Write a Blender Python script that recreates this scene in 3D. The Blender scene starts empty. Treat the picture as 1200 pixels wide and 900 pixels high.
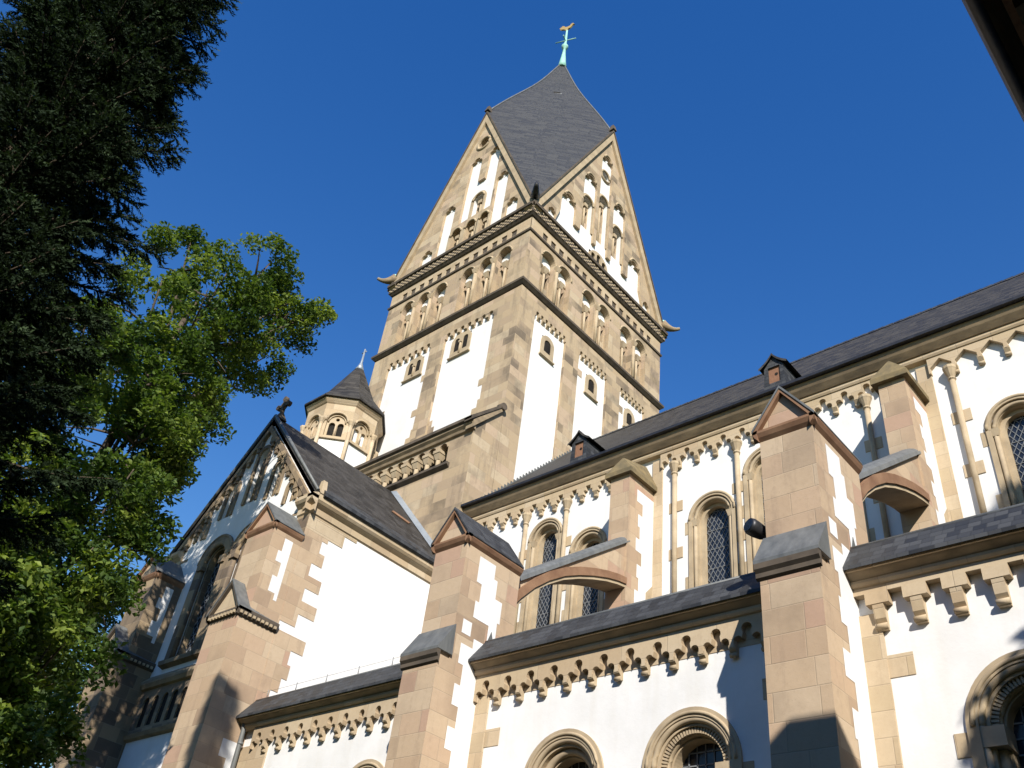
import bpy, math, random
import numpy as np
from mathutils import Vector, Matrix
from mathutils.geometry import delaunay_2d_cdt
random.seed(7); rng = np.random.default_rng(11)
PI = math.pi
scene = bpy.context.scene
col = scene.collection

# ------------------------------------------------------------------ camera
cam = bpy.data.objects.new('camera', bpy.data.cameras.new('camera'))
col.objects.link(cam)
cam.data.sensor_width = 36.0
cam.data.lens = 1093.25 / 1200 * 36.0
cam.data.clip_start = 0.05
cam.data.clip_end = 3000
RIGHT = Vector((0.753461, 0.648035, 0.111117))
DOWN = Vector((-0.343934, 0.532501, -0.773403))
FWD = Vector((-0.560362, 0.544512, 0.624100))
m = Matrix((RIGHT, -DOWN, -FWD)).transposed().to_4x4()
m.translation = Vector((0, 0, 1.6))
cam.matrix_world = m
scene.camera = cam

# ------------------------------------------------------------------ sky, sun, exposure
TO_SUN = Vector((0.63, -0.57, 0.52)).normalized()
SUN_EL = math.asin(TO_SUN.z)
SUN_AZ = math.atan2(TO_SUN.x, TO_SUN.y)
world = bpy.data.worlds.new('World')
scene.world = world
world.use_nodes = True
wn = world.node_tree.nodes; wl = world.node_tree.links
bg = wn['Background']
sky = wn.new('ShaderNodeTexSky')
sky.sky_type = 'NISHITA'
sky.sun_disc = False
sky.sun_elevation = SUN_EL
sky.sun_rotation = SUN_AZ
sky.altitude = 300
sky.air_density = 2.0
sky.dust_density = 0.0
sky.ozone_density = 6.0
hs = wn.new('ShaderNodeHueSaturation'); hs.inputs['Saturation'].default_value = 1.32; hs.inputs['Hue'].default_value = 0.52
wl.new(sky.outputs[0], hs.inputs['Color'])
wl.new(hs.outputs[0], bg.inputs['Color'])
bg.inputs['Strength'].default_value = 0.09
sun = bpy.data.objects.new('sun', bpy.data.lights.new('sun', 'SUN'))
col.objects.link(sun)
sun.data.energy = 4.6
sun.data.angle = math.radians(0.53)
sun.data.color = (1.0, 0.94, 0.85)
sun.rotation_euler = (-TO_SUN).to_track_quat('-Z', 'Y').to_euler()
sun.location = (30, -30, 60)
scene.view_settings.view_transform = 'Standard'
scene.view_settings.look = 'None'
scene.view_settings.gamma = 1.0
scene.view_settings.use_curve_mapping = False
scene.view_settings.exposure = 0.74
scene.cycles.max_bounces = 6

# ------------------------------------------------------------------ materials
class N:
    """tiny node builder"""
    def __init__(s, name):
        s.m = bpy.data.materials.new(name); s.m.use_nodes = True
        s.t = s.m.node_tree; s.b = s.t.nodes['Principled BSDF']
        s.geo = s.t.nodes.new('ShaderNodeNewGeometry')
    def node(s, typ, **kw):
        n = s.t.nodes.new(typ)
        for k, v in kw.items(): setattr(n, k, v)
        return n
    def put(s, sock, v):
        if isinstance(v, bpy.types.NodeSocket): s.t.links.new(v, sock)
        else: sock.default_value = v
    def math(s, op, a, b=0.0, c=0.0):
        n = s.node('ShaderNodeMath', operation=op)
        s.put(n.inputs[0], a); s.put(n.inputs[1], b); s.put(n.inputs[2], c)
        return n.outputs[0]
    def sep(s, v):
        n = s.node('ShaderNodeSeparateXYZ'); s.put(n.inputs[0], v); return n.outputs
    def comb(s, x, y, z):
        n = s.node('ShaderNodeCombineXYZ')
        s.put(n.inputs[0], x); s.put(n.inputs[1], y); s.put(n.inputs[2], z); return n.outputs[0]
    def noise(s, v, scale, detail=4, rough=0.55, out=0):
        n = s.node('ShaderNodeTexNoise'); s.put(n.inputs['Vector'], v)
        n.inputs['Scale'].default_value = scale; n.inputs['Detail'].default_value = detail
        n.inputs['Roughness'].default_value = rough; return n.outputs[out]
    def white(s, v):
        n = s.node('ShaderNodeTexWhiteNoise'); s.put(n.inputs['Vector'], v); return n.outputs[0]
    def ramp(s, f, stops, interp='LINEAR'):
        n = s.node('ShaderNodeValToRGB'); s.put(n.inputs[0], f)
        cr = n.color_ramp; cr.interpolation = interp
        while len(cr.elements) < len(stops): cr.elements.new(0.5)
        for e, (p, c) in zip(cr.elements, stops):
            e.position = p; e.color = (*c, 1) if len(c) == 3 else c
        return n.outputs[0]
    def mix(s, f, a, b, mode='MIX'):
        n = s.node('ShaderNodeMix', data_type='RGBA', blend_type=mode)
        s.put(n.inputs[0], f)
        for sock, v in ((n.inputs[6], a), (n.inputs[7], b)):
            if isinstance(v, tuple): v = (*v, 1) if len(v) == 3 else v
            s.put(sock, v)
        return n.outputs[2]
    def bump(s, h, strength=0.3, dist=0.02):
        n = s.node('ShaderNodeBump'); n.inputs['Strength'].default_value = strength
        n.inputs['Distance'].default_value = dist; s.put(n.inputs['Height'], h)
        s.t.links.new(n.outputs[0], s.b.inputs['Normal'])
    def wallcoords(s):
        P = s.sep(s.geo.outputs['Position']); Nn = s.sep(s.geo.outputs['True Normal'])
        ax = s.math('ABSOLUTE', Nn[0]); ay = s.math('ABSOLUTE', Nn[1])
        side = s.math('GREATER_THAN', ax, s.math('MULTIPLY', ay, 1.1))
        u = s.math('ADD', s.math('MULTIPLY', P[1], side), s.math('MULTIPLY', P[0], s.math('SUBTRACT', 1.0, side)))
        return u, P[2], side, P
    def done(s, color, rough=0.85, spec=0.3, metal=0.0):
        s.put(s.b.inputs['Base Color'], (*color, 1) if isinstance(color, tuple) else color)
        s.put(s.b.inputs['Roughness'], rough)
        s.b.inputs['Specular IOR Level'].default_value = spec
        s.b.inputs['Metallic'].default_value = metal
        return s.m

def ashlar(name, tints, rowh, colw, stain=0.25, stain_col=(0.10, 0.085, 0.07), mortar=(0.30, 0.24, 0.17), joint=0.012, zoff=0.0):
    b = N(name)
    u, z, side, P = b.wallcoords()
    pos = b.geo.outputs['Position']
    zz = b.math('DIVIDE', b.math('ADD', z, zoff), rowh)
    row = b.math('FLOOR', zz); fr = b.math('FRACT', zz)
    rr = b.white(b.comb(row, 3.1, 0.0))
    w = b.math('MULTIPLY', b.math('ADD', b.math('MULTIPLY', rr, 0.7), 0.7), colw)
    uu = b.math('ADD', b.math('DIVIDE', u, w), b.math('MULTIPLY', rr, 13.0))
    cc = b.math('FLOOR', uu); fu = b.math('FRACT', uu)
    idn = b.white(b.comb(cc, row, side))
    n = len(tints)
    tint = b.ramp(idn, [((i + 0.0) / n, t) for i, t in enumerate(tints)], 'CONSTANT')
    fine = b.noise(pos, 9.0, 6, 0.65)
    tint = b.mix(b.math('MULTIPLY', b.math('SUBTRACT', fine, 0.3), 0.45), tint, (0.30, 0.21, 0.12))
    big = b.noise(pos, 0.55, 5, 0.6)
    idn2 = b.white(b.comb(row, cc, b.math('ADD', side, 4.0)))
    st = b.math('MULTIPLY', b.ramp(b.math('ADD', b.math('MULTIPLY', big, 0.75), b.math('MULTIPLY', idn2, 0.25)), [(0.52, (0, 0, 0)), (0.70, (1, 1, 1))]), stain)
    tint = b.mix(st, tint, stain_col)
    mp = b.node('ShaderNodeMapping'); b.put(mp.inputs['Vector'], pos); mp.inputs['Scale'].default_value = (1.9, 1.9, 0.16)
    run = b.ramp(b.math('ADD', b.math('MULTIPLY', b.noise(mp.outputs[0], 1.5, 6, 0.65), 0.8), b.math('MULTIPLY', fine, 0.2)), [(0.53, (0, 0, 0)), (0.74, (1, 1, 1))])
    tint = b.mix(b.math('MULTIPLY', run, min(0.75, stain + 0.2)), tint, (stain_col[0] * 1.5, stain_col[1] * 1.5, stain_col[2] * 1.5))
    pit = b.ramp(b.noise(pos, 38.0, 3, 0.7), [(0.62, (0, 0, 0)), (0.72, (1, 1, 1))])
    tint = b.mix(b.math('MULTIPLY', pit, 0.35), tint, (0.17, 0.12, 0.08))
    e = b.math('MINIMUM', b.math('MULTIPLY', b.math('MINIMUM', fr, b.math('SUBTRACT', 1.0, fr)), rowh),
               b.math('MULTIPLY', b.math('MINIMUM', fu, b.math('SUBTRACT', 1.0, fu)), w))
    mo = b.math('SUBTRACT', 1.0, b.math('SMOOTHSTEP' if False else 'MINIMUM', b.math('DIVIDE', e, joint), 1.0))
    c = b.mix(b.math('MULTIPLY', mo, 0.65), tint, mortar)
    hgt = b.math('ADD', b.math('MULTIPLY', b.math('SUBTRACT', 1.0, mo), 0.6), b.math('ADD', b.math('MULTIPLY', fine, 0.5), b.math('MULTIPLY', idn, 0.35)))
    b.bump(hgt, 0.35, 0.02)
    return b.done(c, 0.9, 0.2)

def slate(name, base, rowh, colw, rough=0.55, var=0.76):
    b = N(name)
    u, z, side, P = b.wallcoords()
    zz = b.math('DIVIDE', z, rowh); row = b.math('FLOOR', zz); fr = b.math('FRACT', zz)
    uu = b.math('ADD', b.math('DIVIDE', u, colw), b.math('MULTIPLY', b.white(b.comb(row, 1.0, 2.0)), 5.0))
    cc = b.math('FLOOR', uu); fu = b.math('FRACT', uu)
    idn = b.white(b.comb(cc, row, side))
    k = b.math('ADD', 1.0 - var / 2, b.math('MULTIPLY', idn, var))
    edge = b.math('MULTIPLY', b.math('MINIMUM', b.math('MULTIPLY', fr, 5.0), 1.0), b.math('MINIMUM', b.math('MULTIPLY', fu, 9.0), 1.0))
    k = b.math('MULTIPLY', k, b.math('ADD', 0.55, b.math('MULTIPLY', edge, 0.45)))
    c = b.mix(1.0, base, b.comb(k, k, k), 'MULTIPLY')
    big = b.noise(b.geo.outputs['Position'], 0.8, 4)
    c = b.mix(b.math('MULTIPLY', b.math('SUBTRACT', big, 0.35), 0.7), c, (base[0] * 1.35, base[1] * 1.3, base[2] * 1.2))
    b.bump(b.math('ADD', b.math('MULTIPLY', b.math('SUBTRACT', 1.0, fr), 0.8), b.math('MULTIPLY', idn, 0.7)), 0.8, 0.03)
    return b.done(c, b.math('ADD', rough - 0.1, b.math('MULTIPLY', idn, 0.22)), 0.22)

def plain(name, c1, c2, scale=3.0, rough=0.8, spec=0.3, metal=0.0, bump=0.15, stretch=None):
    b = N(name)
    v = b.geo.outputs['Position']
    if stretch:
        mp = b.node('ShaderNodeMapping'); b.put(mp.inputs['Vector'], v); mp.inputs['Scale'].default_value = stretch; v = mp.outputs[0]
    n = b.noise(v, scale, 6, 0.6)
    c = b.ramp(n, [(0.3, c1), (0.7, c2)])
    if bump: b.bump(n, bump, 0.02)
    return b.done(c, rough, spec, metal)

def plaster_mat():
    b = N('white_plaster')
    pos = b.geo.outputs['Position']
    n = b.noise(pos, 1.3, 6, 0.6)
    mp = b.node('ShaderNodeMapping'); b.put(mp.inputs['Vector'], pos); mp.inputs['Scale'].default_value = (2.2, 2.2, 0.22)
    st = b.noise(mp.outputs[0], 1.6, 4, 0.6)
    f = b.math('MULTIPLY', b.ramp(st, [(0.48, (0, 0, 0)), (0.75, (1, 1, 1))]), 0.32)
    c = b.ramp(n, [(0.3, (0.63, 0.625, 0.61)), (0.68, (0.715, 0.71, 0.70))])
    c = b.mix(f, c, (0.58, 0.55, 0.49))
    b.bump(b.noise(pos, 14.0, 5, 0.6), 0.25, 0.01)
    return b.done(c, 0.92, 0.15)

T_TAN = [(0.420, 0.328, 0.219), (0.390, 0.298, 0.193), (0.450, 0.364, 0.251), (0.350, 0.268, 0.182), (0.410, 0.318, 0.209), (0.430, 0.328, 0.230), (0.390, 0.303, 0.198)]
T_PINK = [(0.436, 0.318, 0.217), (0.456, 0.348, 0.239), (0.407, 0.298, 0.200), (0.407, 0.273, 0.195), (0.466, 0.364, 0.255), (0.436, 0.328, 0.222), (0.369, 0.268, 0.183), (0.446, 0.333, 0.228)]
T_PALE = [(0.470, 0.374, 0.254), (0.440, 0.348, 0.227), (0.480, 0.389, 0.270), (0.420, 0.323, 0.211)]
STONE = ashlar('tower_sandstone', T_TAN, 0.46, 0.95, 0.78, (0.10, 0.082, 0.063))
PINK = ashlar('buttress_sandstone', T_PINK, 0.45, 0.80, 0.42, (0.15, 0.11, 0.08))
PALE = ashlar('pale_sandstone', T_PALE, 0.40, 0.85, 0.32, (0.2, 0.15, 0.1))
CARVED = plain('carved_sandstone', (0.30, 0.235, 0.155), (0.45, 0.36, 0.24), 2.1, 0.9, 0.2)
MOULD = plain('weathered_moulding', (0.16, 0.125, 0.085), (0.34, 0.26, 0.165), 1.6, 0.9, 0.2, stretch=(1, 1, 3))
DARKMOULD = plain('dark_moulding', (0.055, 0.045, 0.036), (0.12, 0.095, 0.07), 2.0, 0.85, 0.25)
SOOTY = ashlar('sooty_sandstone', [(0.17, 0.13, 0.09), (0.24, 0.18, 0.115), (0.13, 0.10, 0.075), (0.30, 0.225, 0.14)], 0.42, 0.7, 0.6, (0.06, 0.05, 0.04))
REDMOULD = plain('red_brown_moulding', (0.16, 0.085, 0.05), (0.27, 0.16, 0.095), 2.0, 0.85, 0.2)
MOSSCAP = plain('mossy_stone_cap', (0.10, 0.085, 0.055), (0.24, 0.18, 0.09), 3.0, 0.9, 0.2)
PLASTER = plaster_mat()
SLATE = slate('roof_slate', (0.038, 0.035, 0.032), 0.19, 0.27, 0.72, 1.0)
SLATE_EAVE = slate('eave_slate', (0.040, 0.042, 0.045), 0.13, 0.2, 0.6, 0.95)
SLATE_HELM = slate('helm_slate', (0.047, 0.048, 0.050), 0.17, 0.5, 0.6, 0.4)
LEAD = plain('lead_sheet', (0.085, 0.09, 0.09), (0.16, 0.165, 0.16), 2.2, 0.55, 0.4, 0.1, 0.1, (2.5, 2.5, 0.5))
ZINC = plain('zinc_flashing', (0.24, 0.28, 0.32), (0.34, 0.38, 0.42), 4.0, 0.45, 0.5, 0.4)
COPPER = plain('copper_patina', (0.20, 0.42, 0.36), (0.33, 0.58, 0.50), 4.0, 0.7, 0.3)
GOLD = plain('gilded_metal', (0.55, 0.36, 0.11), (0.70, 0.48, 0.17), 5.0, 0.4, 0.5, 0.7)
IRON = plain('dark_metal', (0.02, 0.02, 0.022), (0.04, 0.04, 0.045), 5.0, 0.45, 0.5, 0.3)
GRILLE = plain('leading_grey', (0.13, 0.14, 0.15), (0.24, 0.25, 0.26), 6.0, 0.6, 0.4)
GLASS = plain('window_glass', (0.008, 0.010, 0.015), (0.026, 0.032, 0.044), 7.0, 0.16, 0.5, 0.0, 0.35)
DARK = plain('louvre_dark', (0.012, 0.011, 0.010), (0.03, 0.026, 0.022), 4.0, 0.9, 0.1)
WOOD = plain('red_wood', (0.17, 0.085, 0.05), (0.26, 0.14, 0.085), 6.0, 0.8, 0.2, stretch=(6, 6, 1))
EAVEWOOD = plain('brown_eave_wood', (0.05, 0.038, 0.022), (0.11, 0.085, 0.05), 3.0, 0.6, 0.35, stretch=(6, 1, 6))
BARK = plain('bark', (0.05, 0.038, 0.028), (0.12, 0.095, 0.07), 6.0, 0.95, 0.1, stretch=(3, 3, 0.6))
GRASS = plain('lawn', (0.03, 0.055, 0.015), (0.06, 0.09, 0.03), 1.2, 0.95, 0.1)
PAVING = ashlar('path_paving', [(0.2, 0.19, 0.18), (0.24, 0.23, 0.21), (0.17, 0.165, 0.16)], 0.5, 0.6, 0.2)

def leaf_mat(name, stops, rough=0.55, trans=0.4, spec=0.3):
    b = N(name)
    at = b.node('ShaderNodeAttribute', attribute_name='tint')
    c = b.ramp(at.outputs['Fac'], stops)
    b.done(c, rough, spec)
    tr = b.node('ShaderNodeBsdfTranslucent'); b.put(tr.inputs['Color'], b.mix(1.0, c, (1.25, 1.35, 0.6), 'MULTIPLY'))
    mx = b.node('ShaderNodeMixShader'); mx.inputs[0].default_value = trans
    b.t.links.new(b.b.outputs[0], mx.inputs[1]); b.t.links.new(tr.outputs[0], mx.inputs[2])
    b.t.links.new(mx.outputs[0], b.t.nodes['Material Output'].inputs[0])
    return b.m
LEAF = leaf_mat('broad_leaves', [(0.0, (0.034, 0.066, 0.014)), (0.5, (0.082, 0.132, 0.024)), (1.0, (0.23, 0.285, 0.05))])
LEAF_FAR = leaf_mat('far_leaves', [(0.0, (0.04, 0.07, 0.03)), (1.0, (0.10, 0.14, 0.06))])
NEEDLE = leaf_mat('spruce_needles', [(0.0, (0.010, 0.017, 0.009)), (0.5, (0.024, 0.040, 0.019)), (1.0, (0.085, 0.125, 0.06))], 0.75, 0.2, 0.08)

# ------------------------------------------------------------------ mesh helpers
class Frame:
    def __init__(s, o, U, Nn): s.o = np.array(o, float); s.U = np.array(U, float); s.N = np.array(Nn, float)
    def P(s, u, v, d): 
        p = s.o + s.U * u + s.N * d; return (p[0], p[1], p[2] + v)
def FS(y, x0=0.0): return Frame((x0, y, 0), (1, 0, 0), (0, -1, 0))      # faces -Y, u = x - x0
def FE(x, y0=0.0): return Frame((x, y0, 0), (0, 1, 0), (1, 0, 0))       # faces +X, u = y - y0
def FN(y, x0=0.0): return Frame((x0, y, 0), (-1, 0, 0), (0, 1, 0))
def FW(x, y0=0.0): return Frame((x, y0, 0), (0, -1, 0), (-1, 0, 0))

def area(p): return 0.5 * sum(p[i][0] * p[(i + 1) % len(p)][1] - p[(i + 1) % len(p)][0] * p[i][1] for i in range(len(p)))
def inside(p, poly):
    x, y = p; r = False; n = len(poly); j = n - 1
    for i in range(n):
        xi, yi = poly[i]; xj, yj = poly[j]
        if (yi > y) != (yj > y) and x < (xj - xi) * (y - yi) / (yj - yi) + xi: r = not r
        j = i
    return r
def rect(u0, v0, u1, v1): return [(u0, v0), (u1, v0), (u1, v1), (u0, v1)]
def arcpts(cx, cz, r, n=14, a0=0.0, a1=PI): return [(cx + r * math.cos(a0 + (a1 - a0) * i / n), cz + r * math.sin(a0 + (a1 - a0) * i / n)) for i in range(n + 1)]
def archpoly(cx, z0, ztop, hw, n=14): return [(cx - hw, z0), (cx + hw, z0)] + arcpts(cx, ztop - hw, hw, n)
def circ(cx, cz, r, n=18): return [(cx + r * math.cos(2 * PI * i / n), cz + r * math.sin(2 * PI * i / n)) for i in range(n)]
def horseshoe(cx, z0, zs, ri, ro, n=16): return [(cx + ri, z0), (cx + ro, z0)] + arcpts(cx, zs, ro, n) + [(cx - ro, z0), (cx - ri, z0)] + arcpts(cx, zs, ri, n, PI, 0)

class MB:
    def __init__(s): s.v = []; s.f = []; s.mi = []; s.sm = []; s.mats = []; s.cur = 0
    def mat(s, m):
        if m not in s.mats: s.mats.append(m)
        s.cur = s.mats.index(m); return s
    def face(s, idx, smooth=False): s.f.append(tuple(idx)); s.mi.append(s.cur); s.sm.append(smooth)
    def poly(s, pts, smooth=False):
        b = len(s.v); s.v.extend(pts); s.face(range(b, b + len(pts)), smooth)
    def plate(s, F, outline, holes=(), d0=0.0, d1=None, back=False, sides=True, hsides=True):
        ol = list(outline)
        if area(ol) < 0: ol.reverse()
        hs = []
        for h in holes:
            h = list(h)
            if area(h) > 0: h.reverse()
            hs.append(h)
        if not hs and len(ol) == 4:
            tris = [(0, 1, 2, 3)]; pts = ol
        else:
            vs = []; ed = []
            for lp in [ol] + hs:
                b = len(vs); vs += [Vector(p) for p in lp]
                ed += [(b + i, b + (i + 1) % len(lp)) for i in range(len(lp))]
            r = delaunay_2d_cdt(vs, ed, [], 0, 1e-6)
            pts = [(p.x, p.y) for p in r[0]]; tris = []
            for t in r[2]:
                c = (sum(pts[i][0] for i in t) / 3, sum(pts[i][1] for i in t) / 3)
                if inside(c, ol) and not any(inside(c, h) for h in hs):
                    q = [pts[i] for i in t]
                    tris.append(tuple(t) if area(q) > 0 else tuple(reversed(t)))
        b = len(s.v); s.v += [F.P(p[0], p[1], d0) for p in pts]
        for t in tris: s.face([b + i for i in t])
        if d1 is None: return s
        if back:
            b = len(s.v); s.v += [F.P(p[0], p[1], d1) for p in pts]
            for t in tris: s.face([b + i for i in reversed(t)])
        for k, lp in enumerate([ol] + hs):
            if (k == 0 and not sides) or (k > 0 and not hsides): continue
            n = len(lp)
            for i in range(n):
                a, c = lp[i], lp[(i + 1) % n]
                s.poly([F.P(*a, d0), F.P(*a, d1), F.P(*c, d1), F.P(*c, d0)])
        return s
    def box(s, F, u0, u1, v0, v1, d0, d1): return s.plate(F, rect(u0, v0, u1, v1), (), d0, d1, back=True)
    def prism(s, F, prof, u0, u1, caps=True):
        """prof: polygon of (d, v), extruded along u"""
        if area(prof) > 0: prof = list(reversed(prof))
        n = len(prof)
        for i in range(n):
            a, c = prof[i], prof[(i + 1) % n]
            s.poly([F.P(u0, a[1], a[0]), F.P(u0, c[1], c[0]), F.P(u1, c[1], c[0]), F.P(u1, a[1], a[0])][::-1])
        if caps:
            s.poly([F.P(u1, p[1], p[0]) for p in prof][::1]); s.poly([F.P(u0, p[1], p[0]) for p in prof][::-1])
        return s
    def hull(s, bot, topp):
        """two loops of equal length joined, both capped"""
        n = len(bot); b = len(s.v); s.v += [tuple(p) for p in bot] + [tuple(p) for p in topp]
        for i in range(n): j = (i + 1) % n; s.face((b + i, b + j, b + n + j, b + n + i))
        s.face(range(b + n, b + 2 * n)); s.face(range(b + n - 1, b - 1, -1)); return s
    def tube(s, pts, radii, n=8, caps=True, smooth=True):
        pts = [Vector(p) for p in pts]; b = len(s.v)
        for i, p in enumerate(pts):
            t = (pts[min(i + 1, len(pts) - 1)] - pts[max(i - 1, 0)]).normalized()
            a = t.orthogonal().normalized() if abs(t.z) > 0.99 or True else None
            if abs(t.z) < 0.95: a = t.cross(Vector((0, 0, 1))).normalized()
            else: a = t.cross(Vector((0, 1, 0))).normalized()
            c = t.cross(a)
            r = radii[i] if hasattr(radii, '__len__') else radii
            s.v += [tuple(p + (a * math.cos(2 * PI * k / n) + c * math.sin(2 * PI * k / n)) * r) for k in range(n)]
        for i in range(len(pts) - 1):
            for k in range(n):
                k2 = (k + 1) % n; q = b + i * n
                s.face((q + k, q + k2, q + n + k2, q + n + k), smooth)
        if caps: s.face(range(b + n - 1, b - 1, -1)); s.face(range(b + (len(pts) - 1) * n, b + len(pts) * n))
        return s
    def lathe(s, x, y, prof, n=12, smooth=False):
        """prof: (r, z) bottom to top"""
        b = len(s.v)
        for r, z in prof: s.v += [(x + r * math.cos(2 * PI * (k + 0.5) / n), y + r * math.sin(2 * PI * (k + 0.5) / n), z) for k in range(n)]
        for i in range(len(prof) - 1):
            for k in range(n):
                k2 = (k + 1) % n; q = b + i * n
                s.face((q + k, q + k2, q + n + k2, q + n + k), smooth)
        s.face(range(b + n - 1, b - 1, -1)); s.face(range(b + (len(prof) - 1) * n, b + len(prof) * n)); return s
    def torus_arc(s, F, cx, zs, R, d, r, n=18, m=6, a0=0.0, a1=PI):
        pts = [F.P(cx + R * math.cos(a0 + (a1 - a0) * i / n), zs + R * math.sin(a0 + (a1 - a0) * i / n), d) for i in range(n + 1)]
        return s.tube(pts, r, m)
    def build(s, name, parent=None, **props):
        V = np.array(s.v, float); lo = V.min(0); hi = V.max(0)
        o3 = np.array([(lo[0] + hi[0]) / 2, (lo[1] + hi[1]) / 2, lo[2]])
        me = bpy.data.meshes.new(name)
        me.from_pydata((V - o3).tolist(), [], s.f)
        for m_ in s.mats: me.materials.append(m_)
        me.polygons.foreach_set('material_index', s.mi)
        me.polygons.foreach_set('use_smooth', s.sm)
        me.update()
        ob = bpy.data.objects.new(name, me); col.objects.link(ob)
        ob['wloc'] = o3.tolist()
        set_parent(ob, parent)
        for k, v in props.items(): ob[k] = v
        return ob

def set_parent(ob, parent):
    w = Vector(ob['wloc'])
    if parent is None: ob.location = w
    else: ob.parent = parent; ob.location = w - Vector(parent['wloc'])
def thing(name, loc, label, category, group=None):
    e = bpy.data.objects.new(name, None); col.objects.link(e); e.location = loc; e['wloc'] = list(loc)
    e.empty_display_size = 0.5
    e['label'] = label; e['category'] = category
    if group: e['group'] = group
    return e
def tag(o, label, cat, group=None):
    o['label'] = label; o['category'] = cat
    if group: o['group'] = group
    return o

# ------------------------------------------------------------------ ground
g = MB().mat(GRASS); g.poly([(-900, -900, 0), (900, -900, 0), (900, 900, 0), (-900, 900, 0)]); g.build('ground', kind='structure')
g = MB().mat(PAVING); g.poly([(-60, -2.2, 0.004), (60, -2.2, 0.004), (60, 2.4, 0.004), (-60, 2.4, 0.004)]); g.build('path', kind='structure')

# ================================================================== the church
church = thing('church', (-12, 21, 0), 'large white plastered church with sandstone trim, slate roofs and a tall rhombic helmed tower', 'church')
CH = church
TX0, TX1, TY0, TY1 = -32.75, -22.5, 21.6, 33.0
TCX, TCY = (TX0 + TX1) / 2, (TY0 + TY1) / 2

def teeth(u, z0, z1, w_lo, w_hi, sgn, rowh=0.45, seed=0, jitter=True):
    """toothed quoin polygon from edge u going sgn direction"""
    r = random.Random(seed); pts = [(u, z0)]; z = z0; k = 0
    while z < z1 - 0.05:
        w = (w_hi if k % 2 else w_lo) * (r.uniform(0.85, 1.15) if jitter else 1); zn = min(z + rowh, z1)
        pts += [(u + sgn * w, z), (u + sgn * w, zn)]; z = zn; k += 1
    pts.append((u, z1)); return pts

def scallop(u0, u1, ztop, zbot, n, frac=0.62, style='round', drop=None):
    """corbel table outline: flat top, bottom cut into n little arches"""
    p = (u1 - u0) / n; out = [(u0, ztop), (u0, zbot)]
    for i in range(n):
        a = u0 + p * i; c = a + p / 2; r = p * frac / 2
        out.append((c - r, zbot))
        if style == 'round': out += arcpts(c, zbot + r * 0.9, r, 8, PI, 0)
        elif style == 'tri': out += [(c - r, zbot + r * 0.6), (c, zbot + r * 1.5), (c + r, zbot + r * 0.6)]
        elif style == 'square': out += [(c - r, zbot + r * 0.8), (c - r * 0.55, zbot + r * 0.8), (c - r * 0.55, zbot + r * 1.7), (c + r * 0.55, zbot + r * 1.7), (c + r * 0.55, zbot + r * 0.8), (c + r, zbot + r * 0.8)]
        elif style == 'trefoil':
            k = r / 0.275
            out += arcpts(c - 0.185 * k, zbot + 0.11 * k, 0.09 * k, 6, PI * 1.0, PI * 0.12) + arcpts(c, zbot + 0.32 * k, 0.108 * k, 9, PI * 1.22, -PI * 0.22) + arcpts(c + 0.185 * k, zbot + 0.11 * k, 0.09 * k, 6, PI * 0.88, 0)
        out.append((c + r, zbot))
    out += [(u1, zbot), (u1, ztop)]
    return out

# ---------------- tower shaft (lower stage, z 0..32.5)
def tower_face_lower(F, W, panels, seed):
    b = MB().mat(STONE)
    zt, zb = 31.9, 21.5
    holes = []
    for (a, c) in panels:
        holes.append([(a, zb), (c, zb), (c, 31.45), ] + list(reversed(scallop(a, c, 31.45, 31.45, 7)))[1:-1] + [(a, 31.45)])
    hol = []
    for (a, c) in panels:
        n = 7; p = (c - a) / n; h = [(a, zb), (c, zb), (c, 31.45)]
        for i in reversed(range(n)):
            cx = a + p * (i + 0.5); r = p * 0.3
            h += [(cx + r, 31.45)] + arcpts(cx, 31.65, r, 6) + [(cx - r, 31.45)]
        h.append((a, 31.45)); hol.append(h)
    b.plate(F, rect(0, 0, W, 32.5), hol, 0.0, -0.13, sides=False)
    b.mat(PLASTER)
    for (a, c) in panels: b.plate(F, rect(a - 0.05, zb - 0.1, c + 0.05, 32.1), (), -0.13)
    b.mat(CARVED)
    for (a, c) in panels:      # little corbels
        p = (c - a) / 7
        for i in range(1, 7):
            cx = a + p * i; b.prism(F, [(-0.13, 31.32), (-0.02, 31.45), (0.02, 31.47), (0.02, 31.62), (-0.13, 31.62)], cx - 0.08, cx + 0.08)
    b.mat(STONE)
    r = random.Random(seed)
    for (a, c) in panels:      # bonding stones in the plaster
        for z in (28.2, 30.3):
            if r.random() < 0.45: b.box(F, a - 0.01, a + r.uniform(0.35, 0.6), z, z + 0.42, -0.118, -0.15)
            if r.random() < 0.45: b.box(F, c - r.uniform(0.35, 0.6), c + 0.01, z - 0.9, z - 0.5, -0.118, -0.15)
    return b
WS, WE = TX1 - TX0, TY1 - TY0
FTS, FTE = FS(TY0, TX0), FE(TX1, TY0)
FTN, FTW = FN(TY1, TX1), FW(TX0, TY1)
pan_s = [(1.25, 4.42), (5.38, 8.65)]
pan_e = [(1.12, 3.46), (4.5, 6.78), (7.88, 10.05)]
bS = tower_face_lower(FTS, WS, pan_s, 3)
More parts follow.
